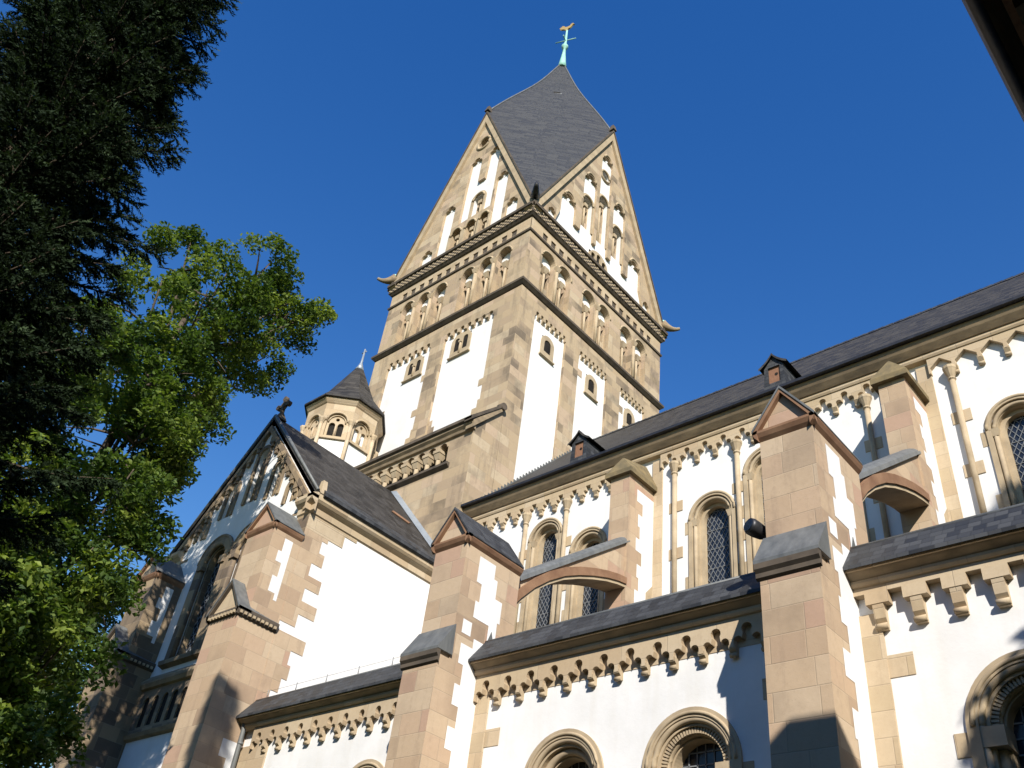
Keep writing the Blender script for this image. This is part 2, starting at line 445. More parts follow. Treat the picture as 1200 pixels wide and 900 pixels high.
# stepped stones at the feet of the south panels, above the gallery roof
bS.mat(STONE)
def steps(F, u, z, n, w, sgn, h=0.42, d=-0.118):
    for k in range(n): bS.box(F, min(u, u + sgn * w * (n - k) / n), max(u, u + sgn * w * (n - k) / n), z + h * k, z + h * (k + 1) - 0.004, d, -0.15)
steps(FTS, 8.65, 24.4, 5, 1.35, -1); steps(FTS, 5.38, 24.4, 5, 1.0, 1); steps(FTS, 4.42, 24.4, 5, 1.3, -1); steps(FTS, 1.25, 24.0, 3, 0.8, 1)
bS.build('tower_wall', CH)
tower_face_lower(FTE, WE, pan_e, 5).build('tower_wall', CH)
MB().mat(STONE).plate(FTN, rect(0, 0, WS, 32.5)).build('tower_wall', CH)
MB().mat(STONE).plate(FTW, rect(0, 0, WE, 32.5)).build('tower_wall', CH)

# small tower windows
def biforate(F, cx, z0, w, h, d=-0.13, n=2):
    b = MB().mat(CARVED)
    lw = w * 0.8 / n; holes = []
    for i in range(n):
        c = cx + (i - (n - 1) / 2) * (w * 0.86 / n); holes.append(archpoly(c, z0 + 0.3, z0 + h * 0.8, lw * 0.33, 8))
    out = [(cx - w / 2, z0), (cx + w / 2, z0), (cx + w / 2, z0 + h * 0.75), (cx + w * 0.3, z0 + h), (cx - w * 0.3, z0 + h), (cx - w / 2, z0 + h * 0.75)] if n > 1 else archpoly(cx, z0, z0 + h, w / 2, 10)
    b.plate(F, out, holes, d + 0.05, d - 0.02)
    b.prism(F, [(d, z0 - 0.1), (d + 0.12, z0 - 0.06), (d + 0.12, z0), (d, z0 + 0.02)], cx - w / 2 - 0.06, cx + w / 2 + 0.06)
    if n > 1:
        for i in range(n - 1):
            c = cx + (i - (n - 2) / 2) * (w * 0.86 / n)
            b.tube([F.P(c, z0 + 0.1, d + 0.06), F.P(c, z0 + h * 0.55, d + 0.06)], 0.055, 8)
            b.box(F, c - 0.09, c + 0.09, z0 + h * 0.53, z0 + h * 0.62, d + 0.13, d)
    w_ = b.build('tower_window', CH)
    g_ = MB().mat(DARK)
    g_.plate(F, rect(cx - w / 2 + 0.05, z0 + 0.05, cx + w / 2 - 0.05, z0 + h * 0.9), (), d + 0.012)
    g_.build('window_opening', w_)
biforate(FTS, -29.4 - TX0, 30.0, 1.25, 1.3); biforate(FTS, -26.2 - TX0, 30.0, 1.3, 1.42)
for yc in (23.9, 27.3, 30.5): biforate(FTE, yc - TY0, 29.65, 0.92, 1.3, n=1)

def course(name, prof, mat, ex, extra=None, parent=CH, x0=TX0, x1=TX1, y0=TY0, y1=TY1):
    """moulding round the tower; prof (d, v), mitred at the corners by sweeping a rectangle"""
    b = MB().mat(mat); rings = []
    for d, v in prof:
        rings.append([(x0 - d, y0 - d, v), (x1 + d, y0 - d, v), (x1 + d, y1 + d, v), (x0 - d, y1 + d, v)])
    for i in range(len(rings) - 1):
        for k in range(4):
            k2 = (k + 1) % 4; b.poly([rings[i][k], rings[i][k2], rings[i + 1][k2], rings[i + 1][k]])
    if extra: extra(b)
    return b.build(name, parent)
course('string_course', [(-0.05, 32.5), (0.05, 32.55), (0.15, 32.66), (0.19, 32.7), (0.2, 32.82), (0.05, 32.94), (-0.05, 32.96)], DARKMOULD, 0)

# ---------------- belfry stage z 32.9..37.3
def belfry(F, W, groups, hw, zt, seed):
    zs = zt - hw; centres = [c for g_ in groups for c in g_]
    b = MB().mat(STONE)
    b.plate(F, rect(0, 32.9, W, 36.48), [archpoly(c, 32.98, zt, hw, 12) for c in centres], 0.0, -0.55, sides=False)
    b.build('belfry_wall', CH)
    for c in centres:
        o = MB().mat(STONE); q = hw * 0.46
        o.plate(F, archpoly(c, 32.99, zt - 0.02, hw - 0.004, 12), [archpoly(c - q, 33.9, zs - 0.22, hw * 0.36, 6), archpoly(c + q, 33.9, zs - 0.22, hw * 0.36, 6)], -0.33, -0.5)
        o.mat(CARVED); o.torus_arc(F, c, zs, hw + 0.06, 0.0, 0.05, 12, 6)
        o.torus_arc(F, c - q, zs - 0.36, hw * 0.42, -0.31, 0.05, 8, 5); o.torus_arc(F, c + q, zs - 0.36, hw * 0.42, -0.31, 0.05, 8, 5)
        o.mat(PLASTER); o.plate(F, archpoly(c, zs - 0.16, zt - 0.05, hw - 0.02, 10), (), -0.322)
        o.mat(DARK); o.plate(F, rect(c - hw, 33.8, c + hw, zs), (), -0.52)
        op = o.build('belfry_window', CH)
        k = MB().mat(CARVED)
        k.tube([F.P(c, 32.98, -0.24), F.P(c, zs - 0.75, -0.24)], 0.07, 8)
        k.hull([F.P(c + a, zs - 0.75, -0.24 + e) for a, e in ((-0.08, 0.08), (0.08, 0.08), (0.08, -0.08), (-0.08, -0.08))], [F.P(c + a, zs - 0.42, -0.24 + e) for a, e in ((-0.19, 0.17), (0.19, 0.17), (0.19, -0.12), (-0.19, -0.12))])
        k.build('column', op)
    for g_ in groups:
        for c0, c1 in zip(g_[:-1], g_[1:]):
            u = (c0 + c1) / 2; k = MB().mat(CARVED)
            k.tube([F.P(u, 32.99, 0.03), F.P(u, zs - 0.28, 0.03)], 0.09, 8)
            k.hull([F.P(u + a, zs - 0.28, e) for a, e in ((-0.09, 0.12), (0.09, 0.12), (0.09, -0.02), (-0.09, -0.02))], [F.P(u + a, zs, e) for a, e in ((-0.17, 0.18), (0.17, 0.18), (0.17, -0.02), (-0.17, -0.02))])
            k.build('belfry_shaft', CH)
belfry(FTS, WS, [[x - TX0 for x in g_] for g_ in ((-31.05, -29.83, -28.6), (-26.6, -25.35, -24.1))], 0.46, 35.97, 1)
belfry(FTE, WE, [[y - TY0 for y in g_] for g_ in ((23.2, 24.45), (26.5, 27.8), (29.8, 31.1))], 0.5, 35.95, 2)
for F, W in ((FTN, WS), (FTW, WE)): MB().mat(STONE).plate(F, rect(0, 32.9, W, 37.4)).build('belfry_wall', CH)
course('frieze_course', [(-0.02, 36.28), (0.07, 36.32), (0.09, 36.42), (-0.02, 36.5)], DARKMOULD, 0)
def frieze(F, W, n, nm='frieze'):
    p = (W - 1.6) / n
    MB().mat(PALE).plate(F, rect(0.02, 36.47, W - 0.02, 37.38), [rect(0.8 + p * (i + 0.5) - 0.19, 36.58, 0.8 + p * (i + 0.5) + 0.19, 36.99) for i in range(n)], 0.0, -0.3, sides=False).build('frieze', CH)
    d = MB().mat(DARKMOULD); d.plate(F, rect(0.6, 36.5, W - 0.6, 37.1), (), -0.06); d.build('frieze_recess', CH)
frieze(FTS, WS, 13); frieze(FTE, WE, 15)
def checker(b):
    for F, W in ((FTS, WS), (FTE, WE)):
        n = int(W / 0.15)
        for r_ in range(4):
            for i in range(n):
                if (i + r_) % 2:
                    u = (W + 0.3) * i / n - 0.15; v = 37.51 + r_ * 0.11
                    b.mat(CARVED); b.box(F, u, u + 0.11, v, v + 0.08, 0.225, 0.18)
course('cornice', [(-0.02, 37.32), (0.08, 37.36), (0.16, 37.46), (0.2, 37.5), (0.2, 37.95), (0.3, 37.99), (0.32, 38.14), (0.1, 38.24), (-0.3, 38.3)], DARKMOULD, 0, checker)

# ---------------- gables
def gable_poly(W, apex, zb=38.15, e=0.0): return [(-0.02 - e, zb), (W + 0.02 + e, zb), (W / 2, apex)]
AP_S, AP_E = 50.05, 50.35
def shaft_strip(b, F, u, z0, z1):
    b.mat(CARVED); b.tube([F.P(u, z0, -0.03), F.P(u, z1, -0.03)], 0.07, 8)
    b.box(F, u - 0.1, u + 0.1, z1 - 0.05, z1 + 0.16, 0.07, -0.1)
def tref(cx, z0, zt, hw):   # lobed head
    zs = zt - hw * 1.0; q = hw * 0.55
    return [(cx - hw, z0), (cx + hw, z0), (cx + hw, zs)] + arcpts(cx + hw * 0.45, zs, hw * 0.5, 5, 0, PI * 0.7)[1:] + arcpts(cx, zs + hw * 0.42, q, 7, PI * 0.05, PI * 0.95) + arcpts(cx - hw * 0.45, zs, hw * 0.5, 5, PI * 0.3, PI)[:-1] + [(cx - hw, zs)]
def gable_window(F, c, z, t, h, gb, d, back, cols=True):
    o = MB().mat(STONE)
    o.plate(F, archpoly(c, z, t, h - 0.002, 10), [archpoly(c - h * 0.46, z + (t - z) * 0.35, t - h * 0.95, h * 0.33, 6), archpoly(c + h * 0.46, z + (t - z) * 0.35, t - h * 0.95, h * 0.33, 6)], d - 0.3, d - 0.42)
    o.mat(DARK); o.plate(F, rect(c - h * 0.85, z, c + h * 0.85, t - h), (), d - 0.44)
    o.mat(CARVED); o.plate(F, horseshoe(c, z, t - h, h - 0.001, h + 0.15), (), d + 0.08, d - 0.02)
    o.torus_arc(F, c, t - h, h + 0.02, d + 0.07, 0.07, 12, 6)
    w_ = o.build('gable_window', gb)
    k = MB().mat(CARVED); k.tube([F.P(c, z, d - 0.2), F.P(c, t - h, d - 0.2)], 0.07, 8); k.box(F, c - 0.14, c + 0.14, t - h - 0.25, t - h, d - 0.06, d - 0.3); k.build('column', gb)
def gable_s():
    F, W = FTS, WS; q = lambda x: x - TX0
    niche = [tref(q(-30.5), 38.45, 39.75, 0.46), tref(q(-29.3), 38.45, 42.75, 0.46), tref(q(-25.3), 38.45, 43.0, 0.46), tref(q(-24.2), 38.45, 40.0, 0.44)]
    twin = [(q(-28.3), 40.5), (q(-25.9), 40.5)] + tref(q(-26.37), 40, 46.1, 0.47)[2:-1] + [(q(-26.84), 43.6), (q(-27.36), 43.6)] + tref(q(-27.83), 40, 46.1, 0.47)[2:-1] + [(q(-28.3), 43.6)]
    n1 = niche + [twin]
    win = [(q(-28.25), 38.45, 40.05, 0.40), (q(-27.15), 38.45, 40.05, 0.40), (q(-26.15), 38.45, 40.05, 0.34)]
    up = (q(-27.1), 40.6, 42.45, 0.42)
    b = MB().mat(STONE)
    b.plate(F, gable_poly(W, AP_S), n1 + [archpoly(c, z, t, h, 10) for c, z, t, h in win] + [circ(q(-27.5), 47.3, 0.42)], 0.0, -0.4, sides=False)
    b.mat(PLASTER)
    for p in n1: b.plate(F, p, [archpoly(*up[:1], up[1], up[2], up[3], 10)] if p is twin else (), -0.16, -0.5, sides=False)
    gb = b.build('gable', CH)
    for c, z, t, h in win: gable_window(F, c, z, t, h, gb, 0.0, 0)
    gable_window(F, *up, gb, -0.16, 0)
    s = MB().mat(CARVED); s.torus_arc(F, q(-27.5), 47.3, 0.5, 0.0, 0.1, 20, 6, 0, 2 * PI); s.mat(DARK); s.plate(F, circ(q(-27.5), 47.3, 0.44), (), -0.3); s.build('oculus', gb)
def gable_e():
    F, W = FTE, WE; q = lambda y: y - TY0
    heads = [(22.98, 0.30, 39.35), (24.2, 0.62, 41.6), (25.85, 0.58, 44.9), (27.2, 0.52, 48.0), (28.62, 0.58, 44.9), (30.25, 0.60, 41.6), (31.5, 0.30, 39.35)]
    poly = [(q(22.65), 38.42), (q(31.85), 38.42)]
    for i in reversed(range(7)):
        c, h, t = heads[i]; c = q(c)
        lo = 39.75 if 1 <= i <= 5 else 38.7
        poly += [p for p in tref(c, lo, t, h)[1:]] + [(c - h, lo)]
    win = [(q(25.85), 40.45, 43.05, 0.45), (q(27.2), 40.45, 44.35, 0.45), (q(28.62), 40.45, 43.05, 0.45)]
    tri = [archpoly(q(27.05) + k * 0.48, 38.4, 39.1 + (0.2 if k == 0 else 0), 0.17, 8) for k in (-1, 0, 1)]
    b = MB().mat(STONE)
    b.plate(F, gable_poly(W, AP_E), [poly], 0.0, -0.2, sides=False)
    b.mat(PLASTER)
    b.plate(F, poly, [archpoly(c, z, t, h, 10) for c, z, t, h in win] + [circ(q(27.2), 46.3, 0.36)], -0.16, -0.6, sides=False)
    b.mat(CARVED)
    for c, h, t in heads[1:6]: b.torus_arc(F, q(c), t - h * 0.55, h * 0.72, 0.0, 0.07, 10, 6)
    gb = b.build('gable', CH)
    for c, z, t, h in win: gable_window(F, c, z, t, h, gb, -0.16, 0)
    s = MB().mat(CARVED); s.torus_arc(F, q(27.2), 46.3, 0.42, -0.12, 0.08, 18, 6, 0, 2 * PI); s.mat(DARK); s.plate(F, circ(q(27.2), 46.3, 0.38), (), -0.4); s.build('oculus', gb)
    t = MB().mat(CARVED)
    t.plate(F, archpoly(q(27.05), 38.35, 39.45, 0.85, 12), tri, -0.03, -0.17)
    t.mat(DARK); t.plate(F, rect(q(26.3), 38.4, q(27.8), 39.25), (), -0.135)
    t.build('triple_window', gb)
gable_s(); gable_e()
for F, W, ap in ((FTN, WS, AP_S), (FTW, WE, AP_E)): MB().mat(STONE).plate(F, gable_poly(W, ap), (), 0.0, -0.4).build('gable', CH)

# raking copings
def coping(F, W, apex, zb=38.2):
    b = MB()
    for sg in (-1, 1):
        e = (W / 2 + sg * (W / 2 + 0.35), zb - 0.35); t = (W / 2, apex + 0.32)
        dx, dz = t[0] - e[0], t[1] - e[1]; L = math.hypot(dx, dz); nx, nz = -dz / L * (-sg), dx / L * (-sg)
        if nz < 0: nx, nz = -nx, -nz
        for w0, w1, d0, d1, mt in ((-0.40, -0.03, 0.16, -0.35, CARVED), (-0.045, 0.035, 0.22, -0.40, DARKMOULD)):
            w1_ = w1
            pts = [(e[0] + nx * w0, e[1] + nz * w0), (t[0] + 0, t[1] + w0 / max(abs(nz), .2) ), (t[0], t[1] + w1 / max(abs(nz), .2)), (e[0] + nx * w1, e[1] + nz * w1)]
            b.mat(mt); b.plate(F, pts, (), d0, d1, back=True)
    b.mat(DARKMOULD); P = F.P(W / 2, 0, 0.0)
    b.hull([F.P(W / 2 + a, apex + 0.35, e) for a, e in ((-0.16, 0.3), (0.16, 0.3), (0.16, -0.1), (-0.16, -0.1))], [F.P(W / 2 + a, apex + 0.85, e) for a, e in ((-0.1, 0.2), (0.1, 0.2), (0.1, 0), (-0.1, 0))])
    b.build('gable_coping', CH)
for F, W, ap in ((FTS, WS, AP_S), (FTE, WE, AP_E), (FTN, WS, AP_S), (FTW, WE, AP_E)): coping(F, W, ap)

# horn-shaped corner spouts
for (cx, cy, dx, dy) in ((TX0, TY0, -1, -1), (TX1, TY0, 1, -1), (TX1, TY1, 1, 1), (TX0, TY1, -1, 1)):
    b = MB().mat(IRON if (dx > 0 and dy < 0) else MOULD); k = 0.7071
    pts = []; rad = []
    for t in np.linspace(0, 1, 7):
        r = 0.1 + 1.0 * t; pts.append((cx + dx * k * r, cy + dy * k * r, 38.75 - 0.35 * math.sin(t * PI * 0.6) + 0.2 * t * t)); rad.append((0.17 if (dx > 0 and dy < 0) else 0.23) * (1 - t) ** (0.8 if (dx > 0 and dy < 0) else 1.5) + 0.09)
    b.tube(pts, rad, 8)
    b.mat(COPPER if dx * dy > 0 else IRON)
    b.tube([(p[0], p[1], p[2] + r * 0.8) for p, r in zip(pts, rad)], [r * 0.45 for r in rad], 6)
    b.build('gargoyle', CH)

# ---------------- rhombic helm roof
def helm():
    b = MB().mat(SLATE_HELM); TIP = 63.3; gz = 50.45
    c = np.array([TCX, TCY]); n = 22
    S_ = np.array([TCX, TY0 - 0.12]); E_ = np.array([TX1 + 0.12, TCY]); N_ = np.array([TCX, TY1 + 0.12]); W_ = np.array([TX0 - 0.12, TCY])
    corner = {('S', 'E'): (TX1 + .12, TY0 - .12), ('E', 'N'): (TX1 + .12, TY1 + .12), ('N', 'W'): (TX0 - .12, TY1 + .12), ('W', 'S'): (TX0 - .12, TY0 - .12)}
    G = dict(S=S_, E=E_, N=N_, W=W_)
    for (a, e), v in corner.items():
        V = np.array([*v, 38.45]); A = np.array([*G[a], gz]); E3 = np.array([*G[e], gz]); T = np.array([*c, TIP])
        base = len(b.v)
        for i in range(n + 1):
            for j in range(n + 1):
                s_, t_ = i / n, j / n
                p = (1 - s_) * (1 - t_) * V + s_ * (1 - t_) * A + (1 - s_) * t_ * E3 + s_ * t_ * T
                h = max(0.0, (p[2] - gz) / (TIP - gz))
                k = 1 - 0.30 * math.sin(min(1, h) * PI) * h ** 2.0
                q = c + (p[:2] - c) * k
                b.v.append((q[0], q[1], p[2]))
        for i in range(n):
            for j in range(n):
                q = base + i * (n + 1) + j; b.face((q, q + n + 1, q + n + 2, q + 1), False)
    rf = b.build('helm_roof', CH)
    # ridge rolls
    for a in 'SENW':
        r_ = MB().mat(LEAD); pts = []
        for i in range(13):
            h = i / 12; p = G[a] * (1 - h) + c * h; k = 1 - 0.30 * math.sin(h * PI) * h ** 2.0; q = c + (p - c) * k
            pts.append((q[0], q[1], gz + (TIP - gz) * h + 0.03))
        r_.tube(pts, 0.06, 6); r_.build('ridge_roll', rf)
    h_ = MB(); gz_ = 56.6; hh = (gz_ - gz) / (TIP - gz); kk = 1 - 0.30 * math.sin(hh * PI) * hh ** 2.0
    tz = (gz_ - 38.45) / (2 * (gz - 38.45)); V_ = np.array([TX1 + .12, TY0 - .12])
    p = c + ((1 - tz) ** 2 * V_ + tz * (1 - tz) * (S_ + E_) + tz * tz * c - c) * kk
    h_.mat(GRILLE); h_.tube([(p[0] - 0.24, p[1] - 0.24, gz_), (p[0] + 0.24, p[1] + 0.24, gz_)], 0.15, 8)
    h_.mat(DARK); h_.tube([(p[0] - 0.14, p[1] - 0.20, gz_ + 0.06), (p[0] + 0.20, p[1] + 0.14, gz_ + 0.06)], 0.13, 8)
    h_.build('roof_hatch', rf)
helm()
w = MB().mat(COPPER)
w.lathe(TCX, TCY, [(0.36, 62.6), (0.26, 63.3), (0.15, 64.4), (0.10, 65.2), (0.24, 65.35), (0.26, 65.55), (0.11, 65.7), (0.09, 67.1), (0.06, 67.9)], 12, True)
wv = w.build('weathervane', CH)
w = MB().mat(COPPER); w.tube([(TCX - 0.75, TCY - 0.3, 66.35), (TCX + 0.75, TCY + 0.3, 66.35)], 0.045, 6); w.tube([(TCX + 0.3, TCY - 0.6, 66.0), (TCX - 0.3, TCY + 0.6, 66.5)], 0.045, 6); w.build('cross_bar', wv)
ck = MB().mat(GOLD)
outl = [(-0.95, 0.30), (-0.75, 0.12), (-0.35, 0.0), (-0.12, -0.28), (0.1, -0.28), (0.12, 0.0), (0.4, 0.12), (0.6, 0.42), (0.72, 0.68), (0.92, 0.66), (0.76, 0.82), (0.72, 0.98), (0.56, 0.92), (0.42, 0.78), (0.3, 0.52), (0.0, 0.42), (-0.25, 0.46), (-0.42, 0.72), (-0.72, 0.82), (-0.62, 0.62), (-0.9, 0.66), (-0.74, 0.46), (-1.0, 0.45)]
ck.plate(Frame((TCX, TCY, 67.95), (0.93, 0.37, 0), (0.37, -0.93, 0)), [(a * 0.62, v * 0.68) for a, v in outl], (), 0.06, -0.06, back=True)
ck.build('weathercock', wv)

# ---------------- dwarf gallery in front of the tower (base of the transept crossing)
GY = 20.15
Fg = FS(GY)
b = MB().mat(STONE)
gal = rect(-29.6, 22.05, -23.85, 22.98)
op = []
npit = 9; pit = (29.6 - 23.85) / npit
head = [(-29.6, 21.95), (-23.85, 21.95), (-23.85, 22.85)]
for i in reversed(range(npit)):
    c = -29.6 + pit * (i + 0.5); head += arcpts(c, 22.85, pit * 0.36, 7)
head.append((-29.6, 22.85))
b.plate(Fg, rect(-34.0, 0, TX1, 23.3), [head], 0.0, -0.6, sides=False)
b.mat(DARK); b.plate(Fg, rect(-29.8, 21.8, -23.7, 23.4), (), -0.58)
b.mat(STONE); b.plate(FE(TX1), [(GY, 0), (TY0 + 0.01, 0), (TY0 + 0.01, 25.1), (GY, 23.3)], (), 0.0)
gw = b.build('gallery_wall', CH)
for i in range(npit - 1):
    c = -29.6 + pit * (i + 1)
    k = MB().mat(CARVED)
    k.tube([Fg.P(c, 21.97, -0.15), Fg.P(c, 22.45, -0.15)], 0.1, 8)
    k.hull([Fg.P(c + a, 22.45, e) for a, e in ((-0.1, -0.05), (0.1, -0.05), (0.1, -0.28), (-0.1, -0.28))], [Fg.P(c + a, 22.72, e) for a, e in ((-0.17, 0.03), (0.17, 0.03), (0.17, -0.4), (-0.17, -0.4))])
    k.box(Fg, c - 0.19, c + 0.19, 22.72, 22.86, 0.05, -0.5)
    k.build('column', gw)
b = MB().mat(DARKMOULD); b.prism(Fg, [(0.0, 21.72), (0.16, 21.84), (0.16, 21.95), (-0.3, 21.96), (-0.3, 21.72)], -29.8, -23.6); b.build('gallery_sill', gw)
b = MB().mat(MOULD); b.prism(Fg, [(-0.02, 23.12), (0.1, 23.17), (0.14, 23.27), (0.24, 23.37), (0.24, 23.45), (-0.02, 23.5)], -34.0, TX1 + 0.06)
b.mat(DARKMOULD); b.prism(Fg, [(-0.02, 23.48), (0.24, 23.45), (0.34, 23.5), (0.34, 23.64), (-0.02, 23.8)], -34.0, TX1 + 0.1)
# rake returning up to the tower corner
z0, z1 = 23.24, 25.1
b.mat(MOULD); b.plate(FE(TX1), [(GY - 0.2, z0 - 0.1), (TY0 - 0.1, z1 - 0.2), (TY0 - 0.1, z1 + 0.08), (GY - 0.2, z0 + 0.24)], (), 0.12, -0.3, back=True)
b.mat(DARKMOULD); b.plate(FE(TX1), [(GY - 0.34, z0 + 0.19), (TY0 - 0.06, z1 + 0.06), (TY0 - 0.06, z1 + 0.22), (GY - 0.34, z0 + 0.38)], (), 0.16, -0.3, back=True)
b.tube([(TX1 - 0.1, TY0 - 0.16, z1 - 0.02), (TX1 + 0.2, TY0 - 0.16, z1 - 0.02)], 0.17, 10)
b.build('gallery_cornice', gw)
b = MB().mat(SLATE); b.poly([(-34, GY - 0.3, 23.64), (TX1, GY - 0.3, 23.64), (TX1, TY0, 25.3), (-34, TY0, 25.3)]); b.build('gallery_roof', CH)

# ---------------- octagonal stair turret
OCX, OCY, AP = -31.35, 19.9, 1.62
def octa(ap, z): 
    r = ap / math.cos(PI / 8); return [(OCX + r * math.cos(PI / 8 + PI / 4 * k), OCY + r * math.sin(PI / 8 + PI / 4 * k), z) for k in range(8)]
def oring(b, prof):
    for (a0, za), (a1, zb) in zip(prof[:-1], prof[1:]):
        p, q = octa(a0, za), octa(a1, zb)
        for k in range(8): k2 = (k + 1) % 8; b.poly([p[k], p[k2], q[k2], q[k]])
b = MB().mat(PLASTER)
side = 2 * AP * math.tan(PI / 8)
oring(b, [(AP - 0.08, 0), (AP - 0.08, 24.9)])
for k in range(8):
    a = PI / 4 * k; nrm = (math.cos(a), math.sin(a), 0); ud = (-math.sin(a), math.cos(a), 0)
    F = Frame((OCX + nrm[0] * AP, OCY + nrm[1] * AP, 0), ud, nrm)
    b.mat(PALE)
    b.plate(F, rect(-side / 2, 24.85, side / 2, 26.75), [archpoly(0, 24.95, 26.2, 0.45, 10)], 0.0, -0.22, sides=False)
    b.box(F, -side / 2, side / 2, 24.8, 24.86, 0.02, -0.2)
tw = b.build('stair_turret', CH)
for k in range(8):
    a = PI / 4 * k; nrm = (math.cos(a), math.sin(a), 0); ud = (-math.sin(a), math.cos(a), 0)
    F = Frame((OCX + nrm[0] * AP, OCY + nrm[1] * AP, 0), ud, nrm)
    o = MB().mat(PALE)
    o.plate(F, archpoly(0, 24.95, 26.2, 0.449, 10), [archpoly(-0.2, 24.96, 25.75, 0.14, 8), archpoly(0.2, 24.96, 25.75, 0.14, 8), circ(0, 25.93, 0.09, 10)], -0.13, -0.25)
    o.torus_arc(F, 0, 25.75, 0.5, 0.0, 0.05, 14, 6); o.torus_arc(F, 0, 25.75, 0.40, -0.1, 0.04, 14, 6)
    o.tube([F.P(0, 24.95, -0.1), F.P(0, 25.6, -0.1)], 0.05, 8)
    o.mat(DARK if k % 3 else PLASTER)
    o.plate(F, rect(-0.45, 24.95, 0.45, 26.1), (), -0.245)
    o.build('turret_window', tw)
    v = octa(AP + 0.01, 0)[k]
    c = MB().mat(PALE); c.tube([(v[0], v[1], 22), (v[0], v[1], 25.55)], 0.09, 8); c.lathe(v[0], v[1], [(0.09, 25.5), (0.1, 25.58), (0.17, 25.78), (0.17, 25.85)], 8)
    c.build('shaft', tw)
b = MB().mat(PALE); oring(b, [(AP, 26.7), (AP + 0.05, 26.75), (AP + 0.16, 26.9), (AP + 0.16, 27.0), (AP - 0.3, 27.0)]); b.build('turret_cornice', tw)
b = MB().mat(SLATE); oring(b, [(AP + 0.05, 26.97), (AP + 0.27, 26.98), (AP + 0.27, 27.08), (AP * 0.72, 28.0), (0.1, 30.35)]); b.build('turret_roof', tw)
b = MB().mat(ZINC); b.lathe(OCX, OCY, [(0.26, 30.05), (0.12, 30.4), (0.06, 30.6), (0.04, 31.5)], 10, True); b.tube([(OCX - 0.16, OCY, 31.3), (OCX + 0.16, OCY, 31.3)], 0.035, 6); b.build('turret_finial', tw)

# ================================================================== transept
TW0, TW1, TYF = -30.6, -22.6, 14.0
TRX, TRZ = -26.6, 21.45
Ft = FS(TYF); Fr = FE(TW1)
b = MB().mat(PLASTER)
# front wall with gable
gab = [(TW0, 0), (TW1, 0), (TW1, 16.6), (TRX, 21.05), (TW0, 16.6)]
win = [(-27.55, 12.2, 16.3, 0.62), (-25.65, 12.2, 16.3, 0.62), (-26.6, 12.2, 17.2, 0.0)]
niche = [(-24.0, 16.9, 17.75, 0.26), (-29.2, 16.9, 17.75, 0.26), (-25.25, 17.5, 18.95, 0.28), (-27.95, 17.5, 18.95, 0.28), (-26.6, 17.7, 20.0, 0.3)]
b.plate(Ft, gab, [archpoly(c, z, t, h) for c, z, t, h in win[:2]] + [archpoly(c, z, t, h) for c, z, t, h in niche], 0.0, -0.4, sides=False)
b.plate(Fr, rect(TYF, 0, GY, 16.35), (), 0.0)
b.plate(FW(TW0, GY), rect(0, 0, GY - TYF, 16.35), (), 0.0)
for c, z, t, h in niche: b.plate(Ft, archpoly(c, z, t, h), (), -0.2)
b.mat(PALE)
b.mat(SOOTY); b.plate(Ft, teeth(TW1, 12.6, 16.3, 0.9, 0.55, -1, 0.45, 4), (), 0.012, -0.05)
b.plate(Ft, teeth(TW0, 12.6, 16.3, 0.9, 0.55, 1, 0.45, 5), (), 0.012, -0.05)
b.mat(PINK)
# quoins on the sunny east wall: toothed strip, spreading below the caps
b.plate(Fr, teeth(TYF, 12.45, 16.3, 0.62, 1.02, 1, 0.42, 8), (), 0.012, -0.05)
b.mat(PALE)
b.box(Fr, TYF, TYF + 2.0, 15.95, 16.36, 0.016, -0.05); b.box(Fr, TYF, TYF + 1.5, 15.53, 15.945, 0.016, -0.05)
b.mat(PINK)
stp = [(TYF - 0.02, 8.4)]
for k, wd in enumerate((0.35, 0.55, 0.42, 0.75, 0.55, 0.95, 1.25, 1.05, 1.75)):
    z = 8.4 + k * 0.42; stp += [(TYF + wd * 0.62, z), (TYF + wd * 0.62, z + 0.42)]
stp.append((TYF - 0.02, 8.4 + 9 * 0.42))
b.plate(Fr, stp, (), 0.014, -0.05)
b.build('transept_wall', CH)
def window(F, cx, z0, zt, hw, d, lattice=0.0, name='window', mat=GLASS, bar=0.018, parent=CH):
    g_ = MB().mat(mat); g_.plate(F, archpoly(cx, z0, zt, hw, 16), (), d)
    return g_.build(name, parent)
